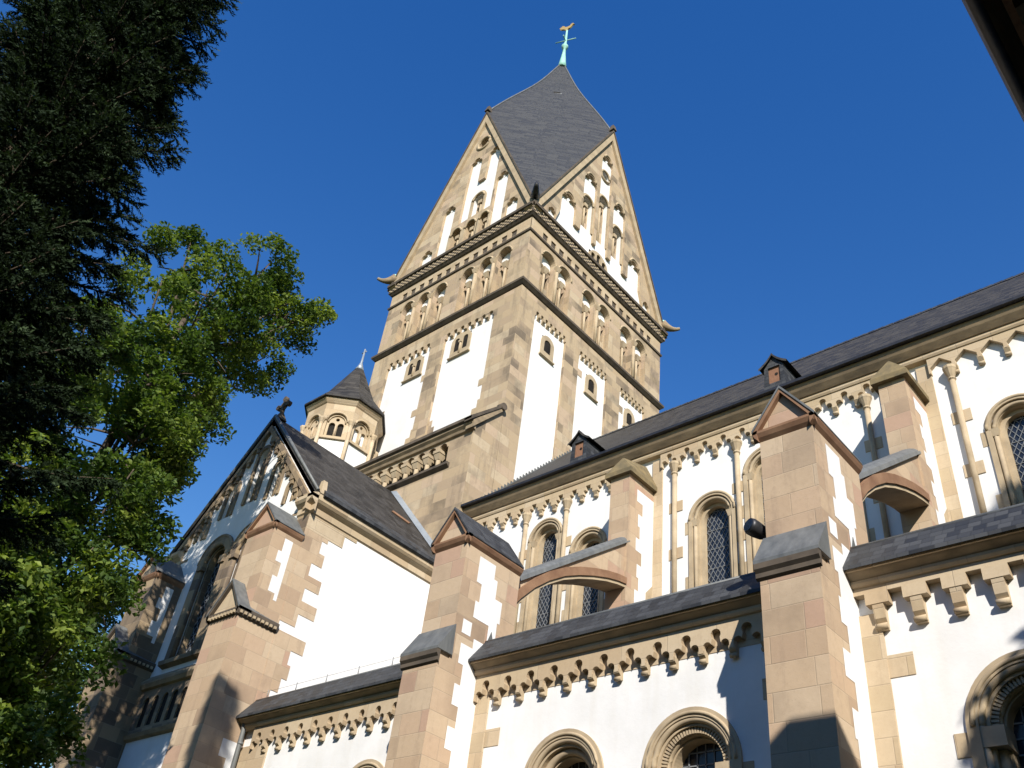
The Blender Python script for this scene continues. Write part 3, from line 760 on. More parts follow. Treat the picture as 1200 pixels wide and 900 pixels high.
def lattice(F, cx, z0, zt, hw, d, pitch, parent, bar=0.02, slope=1.7, rect_=False):
    b_ = MB().mat(GRILLE); poly = archpoly(cx, z0, zt, hw - 0.01, 16)
    def clip(p, q):
        # clip a long line to the convex polygon
        t0, t1 = 0.0, 1.0; n = len(poly); dx, dz = q[0] - p[0], q[1] - p[1]
        for i in range(n):
            a, c = poly[i], poly[(i + 1) % n]; ex, ez = c[0] - a[0], c[1] - a[1]
            num = ex * (p[1] - a[1]) - ez * (p[0] - a[0]); den = ex * dz - ez * dx
            if abs(den) < 1e-9:
                if num < 0: return None
                continue
            t = -num / den
            if den > 0: t0 = max(t0, t)
            else: t1 = min(t1, t)
        if t1 - t0 < 1e-4: return None
        return ((p[0] + dx * t0, p[1] + dz * t0), (p[0] + dx * t1, p[1] + dz * t1))
    def barseg(s_, w):
        if not s_: return
        (a, c), (e, f_) = s_; L = math.hypot(e - a, f_ - c); px, pz = -(f_ - c) / L * w / 2, (e - a) / L * w / 2
        b_.plate(F, [(a + px, c + pz), (a - px, c - pz), (e - px, f_ - pz), (e + px, f_ + pz)], (), d + 0.02, d + 0.004)
    H = zt - z0
    if rect_:
        k = -hw
        while k < hw: barseg(clip((cx + k, z0 - 1), (cx + k, zt + 1)), bar); k += pitch
        z = z0
        while z < zt: barseg(clip((cx - 9, z), (cx + 9, z)), bar); z += pitch * 1.3
    else:
        k = -H / slope - hw
        while k < hw + H / slope:
            barseg(clip((cx + k, z0), (cx + k + H / slope, zt)), bar); barseg(clip((cx + k, z0), (cx + k - H / slope, zt)), bar); k += pitch
        z = z0 + 0.35
        while z < zt: barseg(clip((cx - 9, z), (cx + 9, z)), bar * 1.3); z += 0.62
    return b_.build('lattice', parent)
# transept front windows with carved surrounds
for c, z, t, h in win[:2]:
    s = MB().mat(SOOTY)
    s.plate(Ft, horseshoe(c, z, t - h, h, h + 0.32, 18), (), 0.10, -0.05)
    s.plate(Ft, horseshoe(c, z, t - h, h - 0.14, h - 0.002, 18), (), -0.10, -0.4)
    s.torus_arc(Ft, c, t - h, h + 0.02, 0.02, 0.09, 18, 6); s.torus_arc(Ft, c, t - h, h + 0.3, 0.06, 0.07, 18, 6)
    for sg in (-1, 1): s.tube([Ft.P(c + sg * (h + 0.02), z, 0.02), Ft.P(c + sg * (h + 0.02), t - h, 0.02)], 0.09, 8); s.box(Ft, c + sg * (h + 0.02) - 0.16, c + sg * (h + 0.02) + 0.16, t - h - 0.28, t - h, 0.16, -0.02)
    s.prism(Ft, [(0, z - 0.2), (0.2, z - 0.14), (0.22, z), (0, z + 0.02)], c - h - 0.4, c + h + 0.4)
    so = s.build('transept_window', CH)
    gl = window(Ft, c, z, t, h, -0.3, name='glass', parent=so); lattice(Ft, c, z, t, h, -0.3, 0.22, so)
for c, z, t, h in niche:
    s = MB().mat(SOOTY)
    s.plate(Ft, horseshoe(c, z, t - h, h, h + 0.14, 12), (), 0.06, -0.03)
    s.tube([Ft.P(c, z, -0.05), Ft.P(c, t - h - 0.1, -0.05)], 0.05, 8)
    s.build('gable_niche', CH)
# stepped corbels following the gable rake
s = MB().mat(SOOTY)
for sg in (-1, 1):
    for k in range(9):
        f_ = (k + 0.6) / 9.6; x = (TW1 if sg > 0 else TW0) + (TRX - (TW1 if sg > 0 else TW0)) * f_; z = 16.6 + 4.45 * f_
        s.box(Ft, x - 0.16, x + 0.16, z - 0.5, z - 0.2, 0.12, -0.02); s.box(Ft, x - 0.08, x + 0.08, z - 0.66, z - 0.495, 0.1, -0.02)
    e = ((TW1 if sg > 0 else TW0), 16.55); t = (TRX, 21.0)
    s.plate(Ft, [(e[0], e[1] - 0.26), (t[0], t[1] - 0.26), (t[0], t[1]), (e[0], e[1])], (), 0.14, -0.02)
s.build('gable_corbels', CH)
# dwarf arcade band low on the front
s = MB().mat(SOOTY); hol = []
x = -29.0
while x < -24.2: hol.append(archpoly(x + 0.27, 10.15, 11.1, 0.17, 8)); x += 0.55
s.plate(Ft, rect(-29.25, 9.95, -23.98, 11.35), hol, 0.06, -0.02)
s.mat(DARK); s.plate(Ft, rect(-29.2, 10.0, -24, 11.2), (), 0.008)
s.mat(MOULD); s.prism(Ft, [(0, 11.33), (0.16, 11.38), (0.24, 11.5), (0.24, 11.6), (0, 11.85)], -29.25, -23.98)
s.prism(Ft, [(0, 9.75), (0.12, 9.8), (0.18, 9.92), (0.05, 10.0), (0, 10.0)], -29.25, -23.98)
s.build('arcade_band', CH)
# roof and cornices
b = MB().mat(SLATE)
ex = TW1 + 0.27
b.poly([(ex, TYF - 0.12, 16.72), (ex, GY, 16.72), (TRX, GY, TRZ), (TRX, TYF - 0.12, TRZ)])
ex2 = TW0 - 0.27
b.poly([(ex2, GY, 16.72), (ex2, TYF - 0.12, 16.72), (TRX, TYF - 0.12, TRZ), (TRX, GY, TRZ)])
b.poly([(ex, TYF - 0.12, 16.6), (ex, TYF - 0.12, 16.72), (TRX, TYF - 0.12, TRZ), (TRX, TYF - 0.12, TRZ - 0.16)])
b.poly([(ex2, TYF - 0.12, 16.72), (ex2, TYF - 0.12, 16.6), (TRX, TYF - 0.12, TRZ - 0.16), (TRX, TYF - 0.12, TRZ)])
b.mat(SLATE_EAVE)
b.prism(Fr, [(0.0, 16.62), (0.30, 16.62), (0.36, 16.66), (0.36, 16.78), (0.02, 17.14), (0.0, 17.1)], TYF + 0.15, GY)
tr = b.build('transept_roof', CH)
b = MB().mat(LEAD); b.tube([(ex, TYF - 0.1, 16.76), (TRX, TYF - 0.1, TRZ + 0.03)], 0.06, 6); b.tube([(ex2, TYF - 0.1, 16.76), (TRX, TYF - 0.1, TRZ + 0.03)], 0.06, 6); b.build('verge_roll', tr)
def on_tr(y, f_): return (ex + (TRX - ex) * f_, y, 16.72 + (TRZ - 16.72) * f_)
b = MB().mat(ZINC)
p0, p1 = on_tr(GY, 0.02), on_tr(GY, 0.98)
b.hull([(p0[0], GY - 0.32, p0[2] + 0.03), (p0[0], GY - 0.003, p0[2] + 0.03), (p0[0] - 0.02, GY - 0.003, p0[2] + 0.22), (p0[0] - 0.02, GY - 0.05, p0[2] + 0.22)],
       [(p1[0], GY - 0.32, p1[2] + 0.03), (p1[0], GY - 0.003, p1[2] + 0.03), (p1[0] - 0.02, GY - 0.003, p1[2] + 0.22), (p1[0] - 0.02, GY - 0.05, p1[2] + 0.22)])
b.build('flashing', tr)
b = MB().mat(REDMOULD)
nrm = Vector((4.73, 0, 4.0)).normalized(); dirn = Vector((TRX - ex, 0, TRZ - 16.72)).normalized()
q = Vector(on_tr(19.0, 0.50)); 
pts = [q + Vector((0, a, 0)) + dirn * e for a, e in ((-0.5, -0.02), (0.3, -0.22), (0.5, 0.02), (-0.3, 0.22))]
b.hull([tuple(p + nrm * 0.01) for p in pts], [tuple(p + nrm * 0.04) for p in pts]); b.build('roof_hatch', tr, label='rust brown hatch lying flush in the slate slope')
b = MB().mat(PALE)
b.prism(Fr, [(0, 16.05), (0.06, 16.1), (0.06, 16.3), (0.2, 16.42), (0.26, 16.5), (0.26, 16.62), (0, 16.62)], TYF - 0.26, GY)
b.prism(Ft, [(0, 16.05), (0.06, 16.1), (0.06, 16.3), (0.2, 16.42), (0.26, 16.5), (0.26, 16.62), (0, 16.75)], TW1 - 0.62, TW1 + 0.26)
b.hull([(TW1 - 0.02, TYF + 0.02, 16.62), (TW1 + 0.26, TYF + 0.02, 16.62), (TW1 + 0.26, TYF + 0.26, 16.62), (TW1 - 0.02, TYF + 0.26, 16.62)], [(TW1 + 0.05, TYF + 0.06, 17.25), (TW1 + 0.19, TYF + 0.06, 17.25), (TW1 + 0.19, TYF + 0.22, 17.25), (TW1 + 0.05, TYF + 0.22, 17.25)])
b.build('transept_cornice', CH)
b = MB().mat(PALE); b.prism(Ft, [(0, 16.05), (0.06, 16.1), (0.06, 16.3), (0.2, 16.42), (0.26, 16.5), (0.26, 16.62), (0, 16.75)], TW0 - 0.26, TW0 + 0.62); b.build('transept_cornice', CH)
# gable cross
b = MB().mat(DARKMOULD)
cxx, cyy, cz = TRX, TYF + 0.1, TRZ
b.hull([(cxx - 0.2, cyy - 0.2, cz - 0.1), (cxx + 0.2, cyy - 0.2, cz - 0.1), (cxx + 0.2, cyy + 0.2, cz - 0.1), (cxx - 0.2, cyy + 0.2, cz - 0.1)], [(cxx - 0.07, cyy - 0.07, cz + 0.25), (cxx + 0.07, cyy - 0.07, cz + 0.25), (cxx + 0.07, cyy + 0.07, cz + 0.25), (cxx - 0.07, cyy + 0.07, cz + 0.25)])
Fc = FS(cyy, cxx)
b.box(Fc, -0.06, 0.06, cz + 0.22, cz + 0.92, 0.06, -0.06); b.box(Fc, -0.3, 0.3, cz + 0.54, cz + 0.67, 0.055, -0.055)
for a, e in ((-0.3, 0.605), (0.3, 0.605), (0, 0.92)):
    b.tube([Fc.P(a, cz + e, 0.075), Fc.P(a, cz + e, -0.075)], 0.11, 8)
b.torus_arc(Fc, 0, cz + 0.605, 0.2, 0, 0.04, 20, 6, 0, 2 * PI)
b.build('gable_cross', CH)

# ================================================================== buttresses
def gable_cap(b, x0, x1, y0, y1, ze, zr, mat, ov=0.1, mould=REDMOULD, gable_mat=PINK):
    """saddle roof with ridge along y"""
    c = (x0 + x1) / 2
    b.mat(gable_mat); b.plate(FS(y0), [(x0, ze - 0.01), (x1, ze - 0.01), (c, zr - 0.12)], (), 0.0, -(y1 - y0), back=True)
    b.mat(mould)
    for sg, xx in ((-1, x0), (1, x1)):      # eave moulding under the slopes
        F = FE(x1) if sg > 0 else FW(x0)
        if sg > 0: b.prism(F, [(0, ze - 0.2), (ov * 0.6, ze - 0.13), (ov, ze - 0.05), (ov, ze + 0.0), (0, ze + 0.02)], y0 - ov, y1)
        else: b.prism(F, [(0, ze - 0.2), (ov * 0.6, ze - 0.13), (ov, ze - 0.05), (ov, ze + 0.0), (0, ze + 0.02)], -y1, -(y0 - ov))
    b.prism(FS(y0), [(0, ze - 0.2), (ov * 0.6, ze - 0.13), (ov, ze - 0.05), (ov, ze - 0.0), (0, ze + 0.02)], x0 - ov, x1 + ov)
    F = FS(y0 - ov)
    for sg in (-1, 1):                      # raking mouldings on the gable
        e = (c + sg * ((x1 - x0) / 2 + ov), ze - 0.06); t = (c, zr)
        b.mat(mould); b.plate(F, [e, (e[0], e[1] + 0.08), (t[0], t[1] + 0.02), (t[0], t[1] - 0.11), (e[0] - sg * 0.07, e[1])], (), 0.0, -ov - 0.04, back=True)
        b.mat(mat)
        p = [(e[0], y0 - ov - 0.02, ze + 0.03), (e[0], y1, ze + 0.03), (c, y1, zr + 0.04), (c, y0 - ov - 0.02, zr + 0.04)]
        q = [(u, v, w_ - 0.06) for u, v, w_ in p]
        if sg > 0: b.hull(q, p)
        else: b.hull(q[::-1], p[::-1])
def stone_box(b, x0, x1, y0, y1, z0, z1):
    b.box(FS(y0), x0, x1, z0, z1, 0.0, -(y1 - y0))
    return b
def buttress(cx, seed, left_white=True):
    w = 0.52; x0, x1 = cx - w, cx + w; yf, yu, yb = 12.67, 12.99, 14.86
    b = MB().mat(PINK)
    stone_box(b, x0, x1, yf, 14.05, 0, 9.28)
    stone_box(b, x0, x1, yu, yb, 9.28, 12.12)
    b.hull([(x0 + .02, yf + 0.02, 9.28), (x1 - .02, yf + 0.02, 9.28), (x1 - .02, yu + .02, 9.28), (x0 + .02, yu + .02, 9.28)], [(x0 + .02, yu - 0.02, 9.98), (x1 - .02, yu - 0.02, 9.98), (x1 - .02, yu + .02, 9.98), (x0 + .02, yu + .02, 9.98)])
    r = random.Random(seed)
    b.mat(PLASTER)
    # lower flank: white between toothed front quoins and the wall
    for F, sg in ((FE(x1), 1), (FW(x0), -1)):
        y = lambda v: v if sg > 0 else -v
        pts = [(y(14.0), 0.3)]; z = 0.3; k = 0; e = []
        while z < 9.6:
            yy = 13.22 + (0.0, 0.16, 0.05, 0.24, -0.02, 0.19)[k % 6] + r.uniform(-0.04, 0.04); e += [(y(yy), z), (y(yy), z + 0.45)]; z += 0.45; k += 1
        e += [(y(13.62), z), (y(13.62), 9.98), (y(14.0), 9.98)]
        b.plate(F, pts + e, (), 0.006)
        # upper flank: stepped white field
        st = [(13.45, 11.95), (13.45, 11.3), (13.62, 11.3), (13.62, 10.85), (13.5, 10.85), (13.5, 10.45), (14.02, 10.45), (14.02, 10.1), (14.28, 10.1), (14.28, 10.62), (14.36, 10.62), (14.36, 11.15), (14.12, 11.15), (14.12, 11.6), (14.0, 11.6), (14.0, 11.95)]
        b.plate(F, [(y(a), c) for a, c in st], (), 0.006)
        b.plate(F, [(y(a), c) for a, c in rect(13.22, 9.98, 13.5, 10.3)], (), 0.006)
        b.mat(LEAD); b.plate(F, [(y(14.02), 9.7), (y(14.24), 9.7), (y(14.24), 10.05), (y(14.13), 10.35), (y(14.02), 10.05)], (), 0.02, 0.0); b.mat(PLASTER)
    bt = b.build('buttress', CH)
    c = MB(); gable_cap(c, x0, x1, yu, yb, 12.27, 13.1, SLATE_EAVE if cx < -10 else LEAD); c.build('buttress_cap', bt)
    c = MB().mat(LEAD)
    c.hull([(x0 - 0.06, yf - 0.1, 9.36), (x1 + 0.06, yf - 0.1, 9.36), (x1 + 0.06, yu + 0.02, 9.36), (x0 - 0.06, yu + 0.02, 9.36)], [(x0 - 0.06, yf - 0.1, 9.42), (x1 + 0.06, yf - 0.1, 9.42), (x1 + 0.06, yu - 0.004, 10.06), (x0 - 0.06, yu - 0.004, 10.06)])
    c.mat(DARKMOULD)
    c.prism(FS(yf), [(0, 9.08), (0.05, 9.12), (0.05, 9.2), (0.1, 9.26), (0.1, 9.36), (0, 9.36)], x0 - 0.05, x1 + 0.05)
    c.build('weathering', bt)
    return bt
BXS = (-14.59, -6.09, 2.41, 10.9)
for i, cx in enumerate(BXS): buttress(cx, i)

def tall_buttress(x0, x1, outer, seed):
    """transept corner buttress in two tiers"""
    yf = 12.66
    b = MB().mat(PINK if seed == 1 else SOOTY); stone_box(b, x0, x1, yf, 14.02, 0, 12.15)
    stone_box(b, x0, x1, 12.97, 14.02, 12.15, 15.1)
    b.mat(PLASTER)
    for F, sg in ((FE(x1), 1), (FW(x0), -1)):
        y = lambda v: v if sg > 0 else -v
        st = [(13.42, 14.85), (13.42, 14.4), (13.3, 14.4), (13.3, 14.05), (13.52, 14.05), (13.52, 13.6), (13.35, 13.6), (13.35, 13.1), (13.6, 13.1), (13.6, 12.9), (13.72, 12.9), (13.72, 14.85)]
        b.plate(F, [(y(a), c) for a, c in st], (), 0.006)
        if sg < 0 or outer:
            e = []; z = 3.0; k = 0
            while z < 8.6:
                a = 13.3 + (0.05, 0.25, 0.1, 0.3)[k % 4]; e += [(y(a), z), (y(a), z + 0.45)]; z += 0.45; k += 1
            b.plate(F, [(y(14.0), 3.0)] + e + [(y(14.0), z)], (), 0.006)
    bt = b.build('buttress', CH)
    c = MB(); gable_cap(c, x0, x1, 12.97, 14.0, 15.2, 16.05, LEAD, 0.09, REDMOULD); c.build('buttress_cap', bt)
    c = MB(); gable_cap(c, x0, x1, yf, 13.0, 12.25, 13.25, LEAD, 0.1, DARKMOULD, PALE)
    c.mat(LEAD)
    for sg, xx in ((1, x1), (-1, x0)):
        n_ = 6; pr = None
        for k in range(n_ + 1):
            yy = 12.95 + 1.05 * k / n_; zr = 13.25 - 0.55 * math.sin(min(1.0, k / n_) * PI / 2)
            cur = ((xx + sg * 0.1, yy, 12.28), ((x0 + x1) / 2 + sg * 0.02, yy, zr + 0.04))
            if pr: 
                q = [pr[0], cur[0], cur[1], pr[1]]; c.poly(q if sg > 0 else q[::-1])
            pr = cur
    c.mat(DARKMOULD)
    for F, a0, a1 in ((FE(x1), yf - 0.1, 14.0), (FW(x0), -14.0, -(yf - 0.1))): c.prism(F, [(0, 12.02), (0.06, 12.06), (0.1, 12.2), (0.1, 12.28), (0, 12.28)], a0, a1)
    # billet moulding
    c.mat(CARVED)
    for k in range(9): c.box(FE(x1), yf - 0.02 + k * 0.15, yf + 0.06 + k * 0.15, 12.09, 12.17, 0.12, 0.05)
    for k in range(9): c.box(FS(yf), x0 + 0.06 + k * 0.15, x0 + 0.14 + k * 0.15, 12.09, 12.17, 0.12, 0.05)
    c.build('buttress_cap', bt)
    return bt
tall_buttress(-24.0, -22.6, True, 1)
tall_buttress(-30.6, -29.2, True, 2)

# ================================================================== nave
NY, NX1 = 20.7, 16.0
Fn = FS(NY)
NEAVE, RIDGEY, RIDGEZ = 19.52, 27.3, 26.92
PIERX = [(-14.94, -14.24), (-6.43, -5.75), (2.07, 2.75), (10.55, 11.25)]
# window list: centre, glass half width, sill, glass top, kind
cw = [(-20.55, 0.36, 13.2, 16.85), (-18.62, 0.36, 13.2, 17.75), (-16.75, 0.36, 13.2, 16.85)]
for bc in (-10.34, -1.84, 6.65): cw += [(bc - 1.86, 0.40, 13.2, 16.72), (bc, 0.40, 13.2, 17.72), (bc + 1.86, 0.40, 13.2, 16.72)]
RO = 0.38      # surround width
b = MB().mat(PLASTER)
b.plate(Fn, rect(TX1, 0, NX1, 19.3), [archpoly(c, z, t + RO - 0.1, h + RO - 0.1, 16) for c, h, z, t in cw], 0.0, -0.35, sides=False)
b.plate(FE(NX1), rect(NY, 0, 34, 19.3), (), 0.0)
b.mat(PALE)
for i, (p0, p1) in enumerate(PIERX):   # flat pilaster strips beside the piers
    b.box(Fn, p0 - 0.42, p0 - 0.02, 12, 18.9, 0.05, -0.02)
    b.box(Fn, p1 - 0.05, p1 + 0.32, 12, 18.9, 0.05, -0.02)
b.build('nave_wall', CH)
for c, h, z, t in cw:
    zs = t - h; s = MB().mat(CARVED)
    ro = h + RO
    s.plate(Fn, horseshoe(c, z, zs, h + 0.26, ro, 18), (), 0.05, -0.03)
    s.plate(Fn, horseshoe(c, z, zs, h + 0.12, h + 0.262, 18), (), -0.06, -0.3)
    s.plate(Fn, horseshoe(c, z, zs, h, h + 0.122, 18), (), -0.2, -0.42)
    s.torus_arc(Fn, c, zs, h + 0.19, -0.04, 0.06, 18, 6); s.torus_arc(Fn, c, zs, ro - 0.03, 0.03, 0.05, 18, 6)
    for sg in (-1, 1):
        u = c + sg * (h + 0.19)
        s.tube([Fn.P(u, z, -0.04), Fn.P(u, zs - 0.18, -0.04)], 0.06, 8)
        s.hull([Fn.P(u + a, zs - 0.2, e) for a, e in ((-0.06, 0.02), (0.06, 0.02), (0.06, -0.1), (-0.06, -0.1))], [Fn.P(u + a, zs, e) for a, e in ((-0.11, 0.06), (0.11, 0.06), (0.11, -0.1), (-0.11, -0.1))])
        for k in range(4):   # toothed bonding stones
            if k % 2: s.box(Fn, min(c + sg * ro, c + sg * (ro + 0.14)) , max(c + sg * ro, c + sg * (ro + 0.14)), z + 0.9 * k, z + 0.9 * k + 0.42, 0.012, -0.02)
    so = s.build('clerestory_window', CH)
    window(Fn, c, z, t, h, -0.36, name='glass', parent=so)
    lattice(Fn, c, z, t, h, -0.36, 0.15, so, 0.012)
# round wall shafts rising to the corbel tables
shx = [-19.52, -17.72] + [bc + d for bc in (-10.34, -1.84, 6.65) for d in (-3.1, -0.92, 0.92, 3.1)]
for x in shx:
    s = MB().mat(CARVED)
    s.tube([(x, NY - 0.09, 13.2), (x, NY - 0.09, 18.22)], 0.075, 10)
    s.lathe(x, NY - 0.09, [(0.075, 18.1), (0.11, 18.14), (0.08, 18.2), (0.16, 18.42), (0.18, 18.46), (0.18, 18.54)], 10)
    s.mat(PALE)
    for z in (15.2, 16.8): s.box(Fn, x - 0.24, x + 0.24, z, z + 0.36, 0.02, -0.02)
    s.build('wall_shaft', CH)
# corbel tables, one per bay
def corbel_table(F, u0, u1, n, ztop, zbot, d, style, mat=PALE, drops=0.0, nm='corbel_table', frac=0.62, dropmat=CARVED, dw=0.09):
    b_ = MB().mat(mat); b_.plate(F, scallop(u0, u1, ztop, zbot, n, frac, style), (), d, 0.0)
    if drops:
        p = (u1 - u0) / n; b_.mat(dropmat)
        for i in range(1, n):
            c = u0 + p * i
            b_.prism(F, [(0, zbot - drops), (d * 0.35, zbot - drops), (d * 0.62, zbot - drops * 0.75), (d * 0.5, zbot - drops * 0.55), (d * 0.9, zbot - 0.02), (d * 0.98, zbot + 0.05), (0, zbot + 0.05)], c - dw, c + dw)
            b_.tube([F.P(c - dw - .01, zbot - drops * 0.86, d * 0.45), F.P(c + dw + .01, zbot - drops * 0.86, d * 0.45)], 0.045, 6)
    return b_.build(nm, CH)
def nave_corbels(u0, u1, n, style, frac):
    corbel_table(Fn, u0, u1, n, 19.06, 18.53, 0.14, style, PALE, 0.2, 'nave_corbel_table', frac, CARVED, 0.07)
nave_corbels(TX1 + 0.05, PIERX[0][0] - 0.4, 12, 'square', 0.62)
nave_corbels(PIERX[0][1] + 0.3, PIERX[1][0] - 0.4, 11, 'trefoil', 0.84)
nave_corbels(PIERX[1][1] + 0.3, PIERX[2][0] - 0.4, 11, 'tri', 0.86)
nave_corbels(PIERX[2][1] + 0.3, PIERX[3][0] - 0.4, 11, 'tri', 0.86)
b = MB().mat(PALE)
b.prism(Fn, [(0, 19.02), (0.17, 19.04), (0.2, 19.1), (0.2, 19.17), (0.0, 19.18)], TX1, NX1)
b.mat(MOULD)
b.prism(Fn, [(0, 19.175), (0.24, 19.18), (0.38, 19.34), (0.43, 19.42), (0.43, 19.54), (0.0, 19.6)], TX1, NX1)
b.build('nave_cornice', CH)
# roof with a sprocketed eave
Ynk, Znk = 21.35, 20.62
b = MB().mat(SLATE)
b.poly([(TX1, Ynk, Znk), (NX1 + 0.3, Ynk, Znk), (NX1 + 0.3, RIDGEY, RIDGEZ), (TX1, RIDGEY, RIDGEZ)])
b.poly([(NX1 + 0.3, 2 * RIDGEY - Ynk, Znk), (TX1, 2 * RIDGEY - Ynk, Znk), (TX1, RIDGEY, RIDGEZ), (NX1 + 0.3, RIDGEY, RIDGEZ)])
b.mat(SLATE_EAVE); b.poly([(TX1, 20.12, NEAVE + 0.12), (NX1 + 0.3, 20.12, NEAVE + 0.12), (NX1 + 0.3, Ynk, Znk), (TX1, Ynk, Znk)])
b.mat(IRON); b.poly([(TX1, 20.12, NEAVE + 0.03), (NX1 + 0.3, 20.12, NEAVE + 0.03), (NX1 + 0.3, 20.12, NEAVE + 0.12), (TX1, 20.12, NEAVE + 0.12)])
b.poly([(TX1, 20.7, NEAVE + 0.03), (NX1 + .3, 20.7, NEAVE + 0.03), (NX1 + .3, 20.12, NEAVE + 0.03), (TX1, 20.12, NEAVE + 0.03)])
nr = b.build('nave_roof', CH)
b = MB().mat(SLATE_EAVE)
x = TX1
while x < NX1:
    b.hull([(x, RIDGEY - 0.13, RIDGEZ - 0.1), (x + 0.34, RIDGEY - 0.13, RIDGEZ - 0.1), (x + 0.34, RIDGEY + 0.13, RIDGEZ - 0.1), (x, RIDGEY + 0.13, RIDGEZ - 0.1)], [(x, RIDGEY - 0.03, RIDGEZ + 0.05), (x + 0.34, RIDGEY - 0.03, RIDGEZ + 0.07), (x + 0.34, RIDGEY + 0.03, RIDGEZ + 0.07), (x, RIDGEY + 0.03, RIDGEZ + 0.05)]); x += 0.36
b.build('ridge_tiles', nr)
b = MB().mat(LEAD)     # stepped flashing against the tower
for k in range(40):
    f_ = k / 40; y = Ynk - 0.6 + (RIDGEY - Ynk + 0.6) * f_; z = Znk - 0.6 + (RIDGEZ - Znk + 0.6) * f_
    b.box(FE(TX1), y, y + 0.2, z - 0.1, z + 0.16, 0.03, 0.004)
b.build('flashing', nr)
def dormer(cx):
    yf, z0, ze, za, w = 20.72, 20.0, 20.98, 21.42, 0.32
    b_ = MB().mat(SLATE_EAVE)
    b_.plate(FS(yf), [(cx - w - 0.05, z0), (cx + w + 0.05, z0), (cx + w, ze), (cx, za - 0.05), (cx - w, ze)], [rect(cx - 0.2, z0 + 0.35, cx + 0.2, ze)], 0.0, -0.12, sides=False)
    b_.poly([(cx + w, yf, z0), (cx + w, yf + 1.4, z0 + 1.0), (cx + w, yf + 1.4, ze), (cx + w, yf, ze)]); b_.poly([(cx - w, yf + 1.4, z0 + 1.0), (cx - w, yf, z0), (cx - w, yf, ze), (cx - w, yf + 1.4, ze)])
    d_ = b_.build('dormer', CH)
    r_ = MB().mat(SLATE)
    for sg in (-1, 1):
        n_ = 5; prev = None
        for k in range(n_ + 1):
            t = k / n_; xx = cx + sg * (w + 0.06) * (t + 0.5 * t * t * t * 0.5); zz = za + 0.06 - (za - ze + 0.02) * (t ** 0.85)
            yb = 20.72 + (zz - 19.98) / 1.06 + 0.35
            cur = ((xx, yf - 0.08, zz), (xx, max(yb, yf + 0.5), zz))
            if prev:
                q = [prev[0], cur[0], cur[1], prev[1]]; r_.poly(q if sg < 0 else q[::-1])
                fr = [prev[0], cur[0], (cur[0][0], cur[0][1], cur[0][2] - 0.09), (prev[0][0], prev[0][1], prev[0][2] - 0.09)]
                r_.poly(fr if sg > 0 else fr[::-1])
            prev = cur
    r_.build('dormer_roof', d_)
    k_ = MB().mat(WOOD); k_.plate(FS(yf), rect(cx - 0.2, z0 + 0.35, cx + 0.2, ze), (), -0.06)
    k_.mat(DARK); k_.plate(FS(yf), circ(cx + 0.05, ze - 0.28, 0.06, 8), (), -0.055); k_.build('dormer_door', d_)
for x in (-17.5, -9.92): dormer(x)

